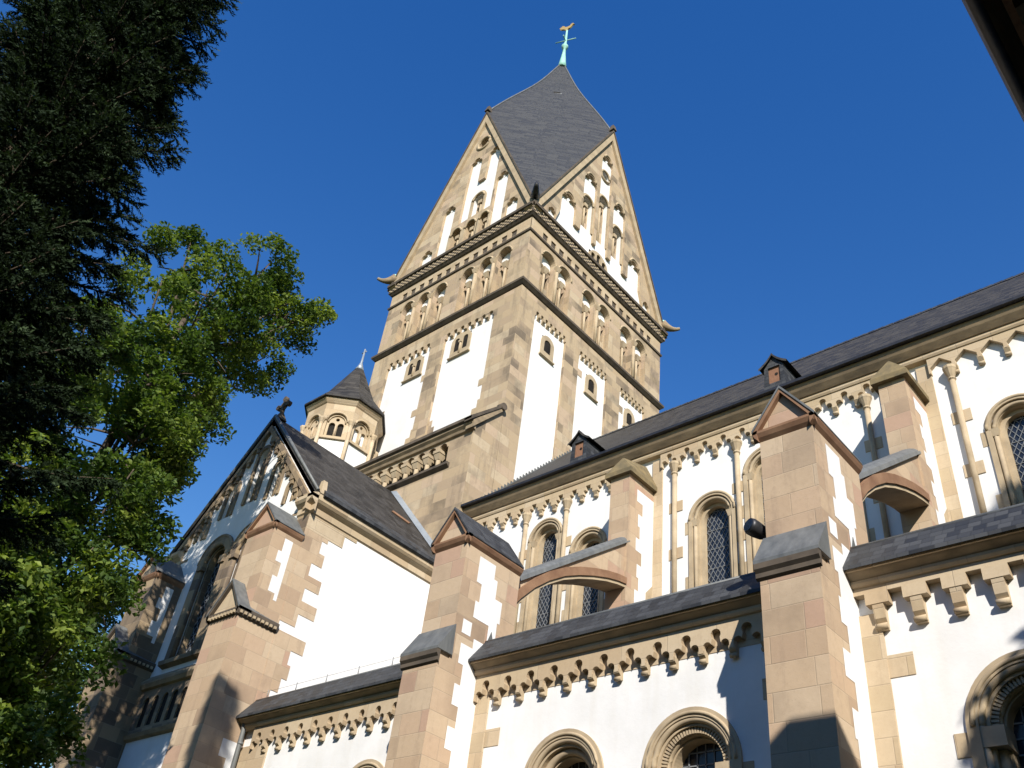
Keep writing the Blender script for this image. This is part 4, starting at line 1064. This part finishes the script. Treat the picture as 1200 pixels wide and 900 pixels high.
# piers and flying buttresses
for i, (p0, p1) in enumerate(PIERX):
    cx = (p0 + p1) / 2; yf = 19.36
    b = MB().mat(PINK); stone_box(b, p0, p1, yf, NY + 0.05, 9, 17.85)
    b.mat(PLASTER)
    F = FE(p1)
    e = []; z = 13.6; k = 0
    while z < 17.3:
        a = yf + (0.42, 0.6, 0.5, 0.72)[k % 4]; e += [(a, z), (a, z + 0.42)]; z += 0.42; k += 1
    b.plate(F, [(NY, 13.6)] + e + [(NY, z)], (), 0.006)
    b.mat(PLASTER); F = FW(p0)
    b.plate(F, [(-NY, 13.6)] + [(-a, c) for a, c in e] + [(-NY, z)], (), 0.006)
    b.mat(CARVED)
    b.hull([(p1, NY - 0.5, 9), (p1 + 0.3, NY - 0.05, 9), (p1 + 0.3, NY, 9), (p1, NY, 9)], [(p1, NY - 0.5, 14.0), (p1 + 0.02, NY - 0.05, 14.5), (p1 + 0.02, NY, 14.5), (p1, NY, 14.5)])
    pr = b.build('clerestory_pier', CH)
    c = MB().mat(MOSSCAP)
    o = 0.14
    c.hull([(p0 - o, yf - o, 17.72), (p1 + o, yf - o, 17.72), (p1 + o, NY, 17.72), (p0 - o, NY, 17.72)], [(p0 - o, yf - o, 17.88), (p1 + o, yf - o, 17.88), (p1 + o, NY, 17.88), (p0 - o, NY, 17.88)])
    c.hull([(p0 - o, yf - o, 17.88), (p1 + o, yf - o, 17.88), (p1 + o, NY, 17.88), (p0 - o, NY, 17.88)], [(cx - 0.02, yf + 0.1, 18.48), (cx + 0.02, yf + 0.1, 18.48), (cx + 0.02, NY, 18.85), (cx - 0.02, NY, 18.85)])
    c.build('pier_cap', pr)
    # flyer: solid web over a quarter-ish arch, lead coping on the rake
    y0, z0, y1, z1 = 14.84, 11.95, yf + 0.02, 15.35
    A = [(14.84, 11.15), (15.1, 11.5), (15.5, 12.0), (16.0, 12.45), (16.6, 12.85), (17.3, 13.14), (18.0, 13.36), (18.7, 13.55), (yf + 0.02, 13.68)]
    A = [(14.84, 11.22), (15.15, 11.62), (15.6, 12.1), (16.1, 12.52), (16.7, 12.93), (17.3, 13.24), (17.9, 13.5), (18.5, 13.72), (19.0, 13.86), (yf + 0.02, 13.93)]
    w = 0.29; F = FE(cx + w)
    b = MB().mat(PINK)
    b.plate(F, A + [(y1, z1), (y0, z0)], (), 0.0, -2 * w, back=True)
    fb = b.build('flying_buttress', CH)
    c = MB().mat(REDMOULD)
    up = [(a, e + 0.36 - 0.1 * (a - 14.84) / 4.5) for a, e in A]; lo = [(a, e + 0.06) for a, e in A]
    c.plate(F, lo + up[::-1], (), 0.09, -2 * w - 0.09, back=True)
    c.mat(CARVED); c.plate(F, [(a, e - 0.04) for a, e in A] + [(a, e + 0.1) for a, e in A][::-1], (), 0.05, -2 * w - 0.05, back=True)
    c.build('arch_moulding', fb)
    c = MB().mat(LEAD)
    n_ = 8; prof = [(cx + 0.36 * math.cos(PI * k / n_), 0.26 * math.sin(PI * k / n_) ** 0.8 if 0 < k < n_ else 0.0) for k in range(n_ + 1)]
    L = math.hypot(y1 - y0, z1 - z0)
    c.hull([(a, y0 + 0.0, z0 - 0.02 + e) for a, e in prof][::-1], [(a, y1 + 0.12, z1 + 0.07 + e) for a, e in prof][::-1])
    c.build('coping', fb)

# ================================================================== aisle
AY = 14.0; Fa = FS(AY)
bays = [(TW1, BXS[0] - 0.52), (BXS[0] + 0.52, BXS[1] - 0.52), (BXS[1] + 0.52, BXS[2] - 0.52), (BXS[2] + 0.52, BXS[3] - 0.52)]
aw = [[(-20.45, 7.78), (-17.28, 7.87)], [(-11.58, 7.78), (-8.78, 7.78)], [(-3.25, 7.78), (-0.45, 7.78)], [(5.2, 7.78), (8.1, 7.78)]]
ARO, ARG = 0.98, 0.52
styles = [('trefoil', 11, 0.56), ('trefoil', 11, 0.66), ('square', 11, 0.80), ('square', 11, 0.8)]
for bi, (x0, x1) in enumerate(bays):
    R = ARO if bi else 0.86
    b = MB().mat(PLASTER)
    b.plate(Fa, rect(x0 - 0.1, 0, x1 + 0.1, 9.3), [archpoly(c, 3.2, t - 0.1, R - 0.1, 18) for c, t in aw[bi]], 0.0, -0.6, sides=False)
    b.mat(PALE)
    if bi == 1: b.box(Fa, x0, x1, 8.70, 9.25, 0.012, -0.02)
    for u, sg in ((x0, 1), (x1, -1)):
        a = [u, u + sg * 0.36] if not (bi == 0 and sg > 0) else [u, u + 1.2]
        b.box(Fa, min(a), max(a), 0, 8.78, 0.05, -0.02)
        for z in (7.7, 5.8): b.box(Fa, min(u + sg * 0.34, u + sg * 0.76), max(u + sg * 0.34, u + sg * 0.76), z, z + 0.36, 0.014, -0.02)
    for c, t in aw[bi]:
        for sg in (-1, 1): b.box(Fa, min(c + sg * (R - .05), c + sg * (R + 0.2)), max(c + sg * (R - .05), c + sg * (R + 0.2)), t - R - 0.4, t - R - 0.06, 0.014, -0.02)
    b.build('aisle_wall', CH)
    for wi, (c, t) in enumerate(aw[bi]):
        zs = t - R; s = MB().mat(CARVED); z0 = 3.2
        s.plate(Fa, horseshoe(c, z0, zs, R - 0.17, R, 26), (), 0.05, -0.05)
        s.plate(Fa, horseshoe(c, z0, zs, R - 0.30, R - 0.168, 26), (), -0.05, -0.25)
        s.plate(Fa, horseshoe(c, z0, zs, ARG * R / .98, R - 0.298, 26), (), -0.24, -0.6)
        s.torus_arc(Fa, c, zs, R - 0.1, 0.05, 0.035, 26, 6); s.torus_arc(Fa, c, zs, R - 0.2, -0.02, 0.055, 26, 8)
        s.torus_arc(Fa, c, zs, R - 0.36, -0.2, 0.075, 26, 8)
        for sg in (-1, 1):
            for rr, dd, q in ((R - 0.2, -0.02, 0.055), (R - 0.36, -0.2, 0.075)):
                s.tube([Fa.P(c + sg * rr, z0, dd), Fa.P(c + sg * rr, zs, dd)], q, 8)
            s.box(Fa, c + sg * (R - 0.3) - 0.2, c + sg * (R - 0.3) + 0.2, zs - 0.3, zs - 0.02, 0.04, -0.4)
        if wi == 1 or bi == 2:           # ribbed inner order
            for k in range(34):
                a = PI * (k + 0.5) / 34; r0, r1 = R - 0.41, R - 0.28
                ca, sa = math.cos(a), math.sin(a); th = 0.018
                p = [(c + r0 * ca - th * sa, zs + r0 * sa + th * ca), (c + r0 * ca + th * sa, zs + r0 * sa - th * ca), (c + r1 * ca + th * sa, zs + r1 * sa - th * ca), (c + r1 * ca - th * sa, zs + r1 * sa + th * ca)]
                s.plate(Fa, p, (), -0.09, -0.2)
        so = s.build('aisle_window', CH)
        window(Fa, c, z0, zs + ARG * R / .98, ARG * R / .98, -0.5, name='glass', parent=so)
        lattice(Fa, c, z0, zs + ARG * R / .98, ARG * R / .98, -0.5, 0.17, so, 0.022, rect_=True)
    st, n, fr = styles[bi]
    e0 = x0 + (1.0 if bi == 0 else 0.0)
    if bi >= 2:
        cb = MB().mat(PALE); p = (x1 - x0) / 12
        cb.plate(Fa, rect(x0, 9.08, x1, 9.22), (), 0.16, 0.0)
        for k in range(13):
            c = x0 + 0.38 + p * k * 0.985
            if c > x1 - 0.1: break
            cb.box(Fa, c - 0.19, c + 0.19, 8.88, 9.081, 0.17, 0.0)
            cb.prism(Fa, [(0, 8.46), (0.07, 8.46), (0.11, 8.52), (0.07, 8.58), (0.12, 8.64), (0.16, 8.885), (0, 8.885)], c - 0.09, c + 0.09)
            cb.tube([Fa.P(c - 0.1, 8.52, 0.08), Fa.P(c + 0.1, 8.52, 0.08)], 0.05, 6)
        cb.build('aisle_corbel_table', CH)
    else:
        corbel_table(Fa, x0 + (0.55 if bi == 0 else 0.02), x1, 12 if bi == 0 else 12, 9.22, 8.66, 0.15, st, PALE, 0.13, 'aisle_corbel_table', 0.86, CARVED, 0.065)
    b = MB().mat(PALE)
    b.prism(Fa, [(0, 9.2), (0.2, 9.21), (0.235, 9.25), (0.235, 9.30), (0.0, 9.305)], x0, x1)
    b.mat(MOULD); b.prism(Fa, [(0, 9.302), (0.22, 9.306), (0.34, 9.38), (0.36, 9.40), (0.36, 9.42), (0.0, 9.43)], x0, x1)
    b.mat(PALE); b.prism(Fa, [(0.0, 9.432), (0.37, 9.405), (0.395, 9.41), (0.395, 9.45), (0.0, 9.48)], x0, x1)
    b.build('aisle_cornice', CH)
    b = MB().mat(SLATE_EAVE)
    lift = 0.0
    ye, ze, yk, zk = 13.54, 9.42, 14.02, 10.02
    b.hull([(x0, ye, ze), (x1, ye, ze), (x1, yk, zk), (x0, yk, zk)], [(x0, ye, ze + 0.06), (x1, ye, ze + 0.06), (x1, yk - 0.02, zk + 0.05), (x0, yk - 0.02, zk + 0.05)])
    b.mat(LEAD); b.tube([(x0, yk, zk + 0.03), (x1, yk, zk + 0.03)], 0.045, 8)
    xa0, xa1 = x0 - (0 if bi == 0 else 0.5), x1 + 0.55
    b.mat(SLATE); b.poly([(xa0, yk, zk), (xa1, yk, zk), (xa1, NY, 12.9), (xa0, NY, 12.9)])
    if bi == 0: pass
    b.build('aisle_roof', CH)
# downpipe and lightning conductor on the small bay
b = MB().mat(LEAD); b.tube([(TW1 + 0.12, 13.75, 9.5), (TW1 + 0.12, 13.8, 9.2), (TW1 + 0.12, 13.82, 0.1)], 0.065, 10)
for z in (8.8, 7.0): b.tube([(TW1 + 0.12, 13.82, z), (TW1 + 0.12, 13.82, z + 0.07)], 0.085, 10)
b.build('downpipe', CH)
b = MB().mat(GRILLE); b.tube([(-22.5, 14.05, 10.28), (-15.4, 14.05, 10.28)], 0.004, 5)
for k in range(6): b.tube([(-22.2 + k * 1.25, 14.05, 10.12), (-22.2 + k * 1.25, 14.05, 10.32)], 0.011, 6)
b.build('lightning_conductor', CH)

# floodlight on the near buttress
fl = thing('floodlight', (-6.61, 13.35, 10.1), 'round black floodlight on the left flank of the nearest tall buttress', 'floodlight')
b = MB().mat(IRON)
b.tube([(-6.72, 13.3, 10.3), (-6.8, 13.22, 10.33), (-6.86, 13.12, 10.36), (-6.9, 13.0, 10.38), (-6.92, 12.96, 10.385)], [0.08, 0.13, 0.15, 0.155, 0.14], 16); b.build('lamp_head', fl)
b = MB().mat(GLASS); b.tube([(-6.92, 12.958, 10.386), (-6.925, 12.945, 10.388)], [0.13, 0.115], 16); b.build('lens', fl)
b = MB().mat(IRON); b.tube([(-6.6, 13.36, 10.28), (-6.74, 13.3, 10.3)], 0.05, 8); b.box(FW(-6.61), -13.46, -13.26, 10.16, 10.4, 0.03, 0.0); b.build('bracket', fl)

# ================================================================== neighbouring house (eave overhead, casts the near shadows)
hs_ = thing('house', (6.5, -6, 0), 'dark timber eaved house standing close beside the viewer', 'house')
b = MB().mat(EAVEWOOD); stone_box(b, 2.3, 14, -16, 4.9, 0, 13.5); b.build('wall', hs_)
b = MB().mat(SLATE)
b.hull([(2.2, -16.1, 13.5), (14.1, -16.1, 13.5), (14.1, 5.0, 13.5), (2.2, 5.0, 13.5)], [(2.25, -16.0, 13.82), (14.0, -16.0, 13.82), (14.0, 4.95, 13.82), (2.25, 4.95, 13.82)])
b.build('roof', hs_)
b = MB().mat(EAVEWOOD)
EX, EZ = -0.21, 6.85
b.hull([(EX, -9, EZ), (2.4, -9, EZ + 0.9), (2.4, 8.2, EZ + 0.9), (EX, 8.2, EZ)], [(EX, -9, EZ + 0.16), (2.4, -9, EZ + 1.06), (2.4, 8.2, EZ + 1.06), (EX, 8.2, EZ + 0.16)])
b.mat(IRON); b.tube([(EX - 0.02, -9, EZ + 0.1), (EX - 0.02, 8.2, EZ + 0.1)], 0.07, 8)
b.mat(WOOD); b.hull([(EX + 0.09, -9, EZ - 0.14), (EX + 0.13, -9, EZ - 0.14), (EX + 0.13, 8.2, EZ - 0.14), (EX + 0.09, 8.2, EZ - 0.14)], [(EX + 0.09, -9, EZ + 0.02), (EX + 0.13, -9, EZ + 0.03), (EX + 0.13, 8.2, EZ + 0.03), (EX + 0.09, 8.2, EZ + 0.02)]); b.mat(EAVEWOOD)
for k in range(20): b.hull([(EX + 0.12, -8.8 + k * 0.88, EZ - 0.1), (2.35, -8.8 + k * 0.88, EZ + 0.65), (2.35, -8.7 + k * 0.88, EZ + 0.65), (EX + 0.12, -8.7 + k * 0.88, EZ - 0.1)], [(EX + 0.12, -8.8 + k * 0.88, EZ + 0.05), (2.35, -8.8 + k * 0.88, EZ + 0.9), (2.35, -8.7 + k * 0.88, EZ + 0.9), (EX + 0.12, -8.7 + k * 0.88, EZ + 0.05)])
b.build('eave', hs_)

BRICK = ashlar('dark_brick', [(0.09, 0.055, 0.04), (0.11, 0.065, 0.045), (0.075, 0.05, 0.04)], 0.08, 0.24, 0.2)  # unseen houses added behind the camera to block low sky and deepen wall shade
for hx0, hx1, hh_, txt in ((-46, -24, 12.5, 'wide dark brick house added unseen across the street to block low sky light'), (-23, -2, 14.0, 'tall dark brick house added unseen behind the viewer to block low sky light'), (14.5, 34, 12.0, 'dark brick house added unseen at the far right end to block low sky light')):
    t_ = thing('added_brick_house', ((hx0 + hx1) / 2, -22, 0), txt, 'house')
    b = MB().mat(BRICK); holes = [rect(hx0 + 1.5 + k * 2.6, z, hx0 + 2.7 + k * 2.6, z + 1.7) for k in range(int((hx1 - hx0 - 3) / 2.6)) for z in (1.2, 4.6, 8.0)]
    b.plate(FN(-15, 0), rect(-hx1, 0, -hx0, hh_), [[(-u, v) for u, v in h] for h in holes], 0.0, -0.25, sides=False)
    b.plate(FS(-29), rect(hx0, 0, hx1, hh_)); b.plate(FE(hx1), rect(-29, 0, -15, hh_)); b.plate(FW(hx0), rect(15, 0, 29, hh_)); b.build('wall', t_)
    for h in holes: b = MB().mat(GLASS); b.plate(FN(-15, 0), [(-u, v) for u, v in h], (), -0.2); b.build('window', t_)
    b = MB().mat(SLATE); b.poly([(hx0 - .2, -14.6, hh_ - .3), (hx0 - .2, -22, hh_ + 4), (hx1 + .2, -22, hh_ + 4), (hx1 + .2, -14.6, hh_ - .3)]); b.poly([(hx1 + .2, -29.4, hh_ - .3), (hx1 + .2, -22, hh_ + 4), (hx0 - .2, -22, hh_ + 4), (hx0 - .2, -29.4, hh_ - .3)]); b.build('roof', t_)
# ================================================================== trees
def leaf_mesh(name, pts, sizes, tint, mat, parent, aspect=0.55, updir=0.5):
    """pts (n,3): one folded leaf of two triangles at each point"""
    n = len(pts)
    nrm = rng.normal(size=(n, 3)); nrm[:, 2] = np.abs(nrm[:, 2]) + updir; nrm /= np.linalg.norm(nrm, axis=1)[:, None]
    a = rng.normal(size=(n, 3)); a -= nrm * (a * nrm).sum(1)[:, None]; a /= np.linalg.norm(a, axis=1)[:, None]
    c = np.cross(nrm, a); s = sizes[:, None]
    fold = nrm * s * 0.12
    V = np.stack([pts - a * s * 0.5, pts + c * s * aspect * 0.5 + fold, pts + a * s * 0.5, pts - c * s * aspect * 0.5 + fold], 1).reshape(-1, 3)
    q = np.arange(n)[:, None] * 4
    Fc_ = np.concatenate([q + np.array([[0, 1, 2]]), q + np.array([[0, 2, 3]])], 1).reshape(-1, 3)
    return raw_mesh(name, V, Fc_, np.repeat(tint, 4), mat, parent)
def raw_mesh(name, V, Fc_, tint, mat, parent):
    lo, hi = V.min(0), V.max(0); o3 = np.array([(lo[0] + hi[0]) / 2, (lo[1] + hi[1]) / 2, lo[2]])
    me = bpy.data.meshes.new(name); nf = len(Fc_); k = Fc_.shape[1]
    me.vertices.add(len(V)); me.vertices.foreach_set('co', (V - o3).astype(np.float32).ravel())
    me.loops.add(nf * k); me.loops.foreach_set('vertex_index', Fc_.astype(np.int32).ravel())
    me.polygons.add(nf); me.polygons.foreach_set('loop_start', np.arange(0, nf * k, k, dtype=np.int32))
    me.update(calc_edges=True)
    at = me.attributes.new('tint', 'FLOAT', 'POINT'); at.data.foreach_set('value', np.clip(tint, 0, 1).astype(np.float32))
    me.materials.append(mat)
    ob = bpy.data.objects.new(name, me); col.objects.link(ob); ob['wloc'] = o3.tolist(); set_parent(ob, parent); return ob

def broadleaf(name, base, label, lobes, nclump, leaves, size, mat, trunk_top, group=None, clump_r=(0.45, 0.8), tr=0.28):
    t = thing(name, base, label, 'tree', group)
    L = np.array(lobes); w_ = L[:, 3] ** 2 * np.where(L[:, 2] < 18, 1.9, 1.0); idx = rng.choice(len(L), nclump, p=w_ / w_.sum())
    d = rng.normal(size=(nclump, 3)); d /= np.linalg.norm(d, axis=1)[:, None]
    rad = rng.uniform(0.35, 1.0, nclump) ** 0.5
    cen = L[idx, :3] + d * (L[idx, 3] * rad)[:, None]
    cr = rng.uniform(*clump_r, nclump); P = []; T = []
    for i in range(nclump):
        k = int(leaves * (cr[i] / clump_r[1]) ** 2)
        q = rng.normal(size=(k, 3)); q /= np.linalg.norm(q, axis=1)[:, None]
        q *= (cr[i] * rng.uniform(0.15, 1.0, k) ** 0.6)[:, None]; q[:, 2] *= 0.6
        q[:, 2] -= 0.18 * (np.hypot(q[:, 0], q[:, 1]) / cr[i]) ** 2
        P.append(cen[i] + q); T.append(np.clip(rng.normal(rng.uniform(0.08, 0.85), 0.15, k), 0, 1))
    P = np.concatenate(P); T = np.concatenate(T)
    leaf_mesh('crown', P, rng.uniform(size * 0.7, size * 1.3, len(P)), T, mat, t)
    b_ = MB().mat(BARK); b0 = Vector(base); tt = Vector(trunk_top)
    pts = [b0 + (tt - b0) * f_ + Vector((0.12 * math.sin(5 * f_), 0.1 * math.cos(4 * f_) - 0.1, 0)) for f_ in np.linspace(0, 1, 9)]
    b_.tube(pts, [tr * (1 - 0.75 * f_) * (1 + 0.5 * max(0, 0.12 - f_) / 0.12) for f_ in np.linspace(0, 1, 9)], 10)
    for x, y, z, r in lobes:
        q = Vector((x, y, z)); f_ = max(0.25, min(0.9, (q.z - b0.z) / (tt.z - b0.z) - 0.22)); s0 = b0 + (tt - b0) * f_
        mid = (s0 + q) / 2 + Vector((0, 0, -0.35))
        b_.tube([s0, mid, q, q + (q - mid).normalized() * r * 0.7], [tr * 0.32, tr * 0.2, tr * 0.11, 0.015], 6)
        for k in range(7):
            dd = Vector(rng.normal(size=3)); dd.normalize()
            st_ = mid.lerp(q, rng.uniform(0.2, 1.0)); b_.tube([st_, st_ + dd * r * 0.45 + Vector((0, 0, .1)), st_ + dd * r * 0.95], [0.045, 0.028, 0.008], 5)
    b_.build('trunk', t)
    return t
LOBES = [(-23.0, 9.8, 23.6, 1.25), (-23.4, 11.3, 23.5, 1.3), (-23.0, 11.9, 23.0, 0.9), (-23.0, 7.3, 22.0, 1.2), (-22.3, 8.3, 20.8, 1.5), (-21.6, 6.6, 18.6, 1.4), (-23.2, 9.6, 20.7, 1.7), (-23.6, 11.0, 20.6, 1.05),
         (-22.9, 8.6, 18.6, 1.5), (-22.0, 7.6, 16.9, 1.75), (-23.2, 9.6, 17.2, 0.9), (-21.3, 7.6, 14.4, 1.55), (-22.3, 9.0, 14.6, 0.9), (-20.4, 7.3, 12.0, 1.45), (-21.6, 8.6, 12.9, 0.8), (-19.6, 6.9, 9.6, 1.3), (-20.3, 7.9, 10.6, 0.9), (-18.6, 6.8, 7.6, 1.1), (-17.6, 6.5, 6.0, 1.0), (-18.9, 5.9, 5.6, 1.2), (-19.4, 5.8, 8.0, 1.4), (-20.6, 6.6, 9.6, 1.4), (-20.5, 5.2, 11.5, 1.5), (-20.0, 5.0, 15.0, 1.5), (-18.5, 4.2, 10.5, 1.5), (-18.4, 4.8, 8.0, 1.4), (-18.6, 4.0, 13.0, 1.5), (-17.6, 5.2, 5.6, 1.2)]
broadleaf('broadleaf_tree', (-24.2, 6.6, 0), 'bright green sunlit broadleaf tree in front of the transept gable', LOBES, 690, 230, 0.155, LEAF, (-22.6, 8.2, 20.5), clump_r=(0.34, 0.62))
FARL = [(-41.4, 17.5, 17.6, 1.2), (-42, 16.5, 18.6, 1.2), (-42.3, 15.5, 18.2, 1.9), (-42, 15.5, 15.5, 2.2), (-41.5, 16.2, 13, 2.2), (-41, 15, 10.5, 2.2), (-42, 13.5, 16.5, 2.2), (-41, 13.0, 13.0, 2.3), (-41, 13, 9, 2.2)]
broadleaf('broadleaf_tree', (-42, 14.5, 0), 'distant blue green tree low behind the sunlit broadleaf tree', FARL, 150, 200, 0.26, LEAF_FAR, (-42, 15, 17), clump_r=(0.6, 1.0))

def spruce(base, H, zmin, label):
    t = thing('spruce_tree', base, label, 'tree')
    b_ = MB().mat(BARK); bx, by, _ = base
    b_.tube([(bx, by, 0), (bx + 0.03, by, H * 0.4), (bx, by + 0.03, H * 0.8), (bx, by, H - 0.1)], [0.34, 0.24, 0.1, 0.02], 10)
    TW = []; z = zmin
    while z < H - 0.15:
        R = (min(0.104 * (H - z) + 0.14, 1.6) + max(0.0, 8.0 - z) * 0.10) * rng.uniform(0.88, 1.12)
        nb = int(7 + R * 3); a0 = rng.uniform(0, 2 * PI)
        for k in range(nb):
            a = a0 + 2 * PI * k / nb + rng.normal(0, 0.2); r_ = R * rng.uniform(0.6, 1.15); zb = z + rng.uniform(-0.15, 0.15)
            rise = 0.10 if z > H * 0.75 else -0.22
            n_ = 6; pts = []
            for j in range(n_ + 1):
                f_ = j / n_; d_ = r_ * f_
                pts.append(np.array([bx + d_ * math.cos(a), by + d_ * math.sin(a), zb + d_ * rise + 0.22 * r_ * f_ ** 3]))
            b_.tube([tuple(p) for p in pts], [0.03 * (1 - 0.85 * j / n_) for j in range(n_ + 1)], 5)
            fw = np.array([math.cos(a), math.sin(a), rise * 0.5])
            for j in range(int(16 + r_ * 36)):
                f_ = rng.uniform(0.08, 1.0) ** 0.75; i = min(int(f_ * n_), n_ - 1); p = pts[i] + (pts[i + 1] - pts[i]) * (f_ * n_ - i)
                sd = np.array([-math.sin(a), math.cos(a), 0]) * (1 if j % 2 else -1)
                d_ = fw * rng.uniform(0.3, 1.0) + sd * rng.uniform(0.2, 1.0) + np.array([0, 0, rng.uniform(-0.45, 0.2)]); d_ /= np.linalg.norm(d_)
                ln = (0.20 + 0.22 * (1 - f_)) * rng.uniform(0.7, 1.3); tn = rng.uniform(0.0, 0.25) + 0.55 * f_ ** 3 * rng.uniform(0.3, 1.2)
                TW.append((p, d_, ln, tn))
                if rng.random() < 0.7:
                    e_ = d_ + sd * rng.uniform(-0.9, 0.9) + fw * 0.3; e_ /= np.linalg.norm(e_); TW.append((p + d_ * ln * 0.45, e_, ln * 0.6, tn))
            TW.append((pts[-1] - fw * 0.1, fw / np.linalg.norm(fw), 0.26, 0.7))
        z += 0.27
    P = np.array([x[0] for x in TW]); D = np.array([x[1] for x in TW]); Ln = np.array([x[2] for x in TW]); Tn = np.array([x[3] for x in TW])
    m_ = 18; n = len(P)
    f_ = np.tile(np.linspace(0.0, 1.0, m_), (n, 1)) + rng.uniform(-0.03, 0.03, (n, m_))
    base_ = P[:, None, :] + D[:, None, :] * (f_ * Ln[:, None])[:, :, None]
    rad = rng.normal(size=(n, m_, 3)); rad -= D[:, None, :] * (rad * D[:, None, :]).sum(2)[:, :, None]; rad /= np.linalg.norm(rad, axis=2)[:, :, None]
    dirn_ = rad * 0.75 + D[:, None, :] * 0.85; dirn_ /= np.linalg.norm(dirn_, axis=2)[:, :, None]
    side_ = np.cross(dirn_, rng.normal(size=(n, m_, 3))); side_ /= np.linalg.norm(side_, axis=2)[:, :, None]
    nl = rng.uniform(0.035, 0.055, (n, m_, 1)); wd = 0.010
    V = np.stack([base_ + side_ * wd, base_ - side_ * wd, base_ + dirn_ * nl], 2).reshape(-1, 3)
    Fx = np.arange(n * m_ * 3).reshape(-1, 3)
    tint = np.repeat(Tn[:, None] * 0.6 + 0.4 * np.clip(f_, 0, 1) ** 2 * Tn[:, None] + rng.uniform(-0.08, 0.12, (n, m_)), 3, axis=1).ravel()
    raw_mesh('crown', V, Fx, tint, NEEDLE, t)
    b_.build('trunk', t)
    return t
spruce((-9.1, 0.8, 0), 21.4, 4.5, 'dark drooping spruce towering at the left edge of the view')
# just out of view on the right: shades the right-hand aisle and clerestory windows
SHL = [(4.0, 8, 11.4, 1.5), (4.7, 8, 12.4, 1.4), (5.0, 8, 9.6, 2.2), (7.0, 8, 13.6, 1.8), (8.2, 8, 17, 2.0), (9.0, 8, 20, 2.1), (9.8, 8, 22.8, 2.0), (10.6, 8, 24.9, 1.9), (11.6, 8, 26.0, 1.6), (12.5, 8, 19, 3), (9, 8, 12, 3), (13.0, 8, 23, 2.6)]
broadleaf('broadleaf_tree', (10, 8.2, 0), 'tall full broadleaf tree standing between the timber eaved house and the church', SHL, 480, 230, 0.26, LEAF, (10.6, 8, 21), clump_r=(0.45, 0.8))
for o in bpy.data.objects:
    if 'wloc' in o: del o['wloc']
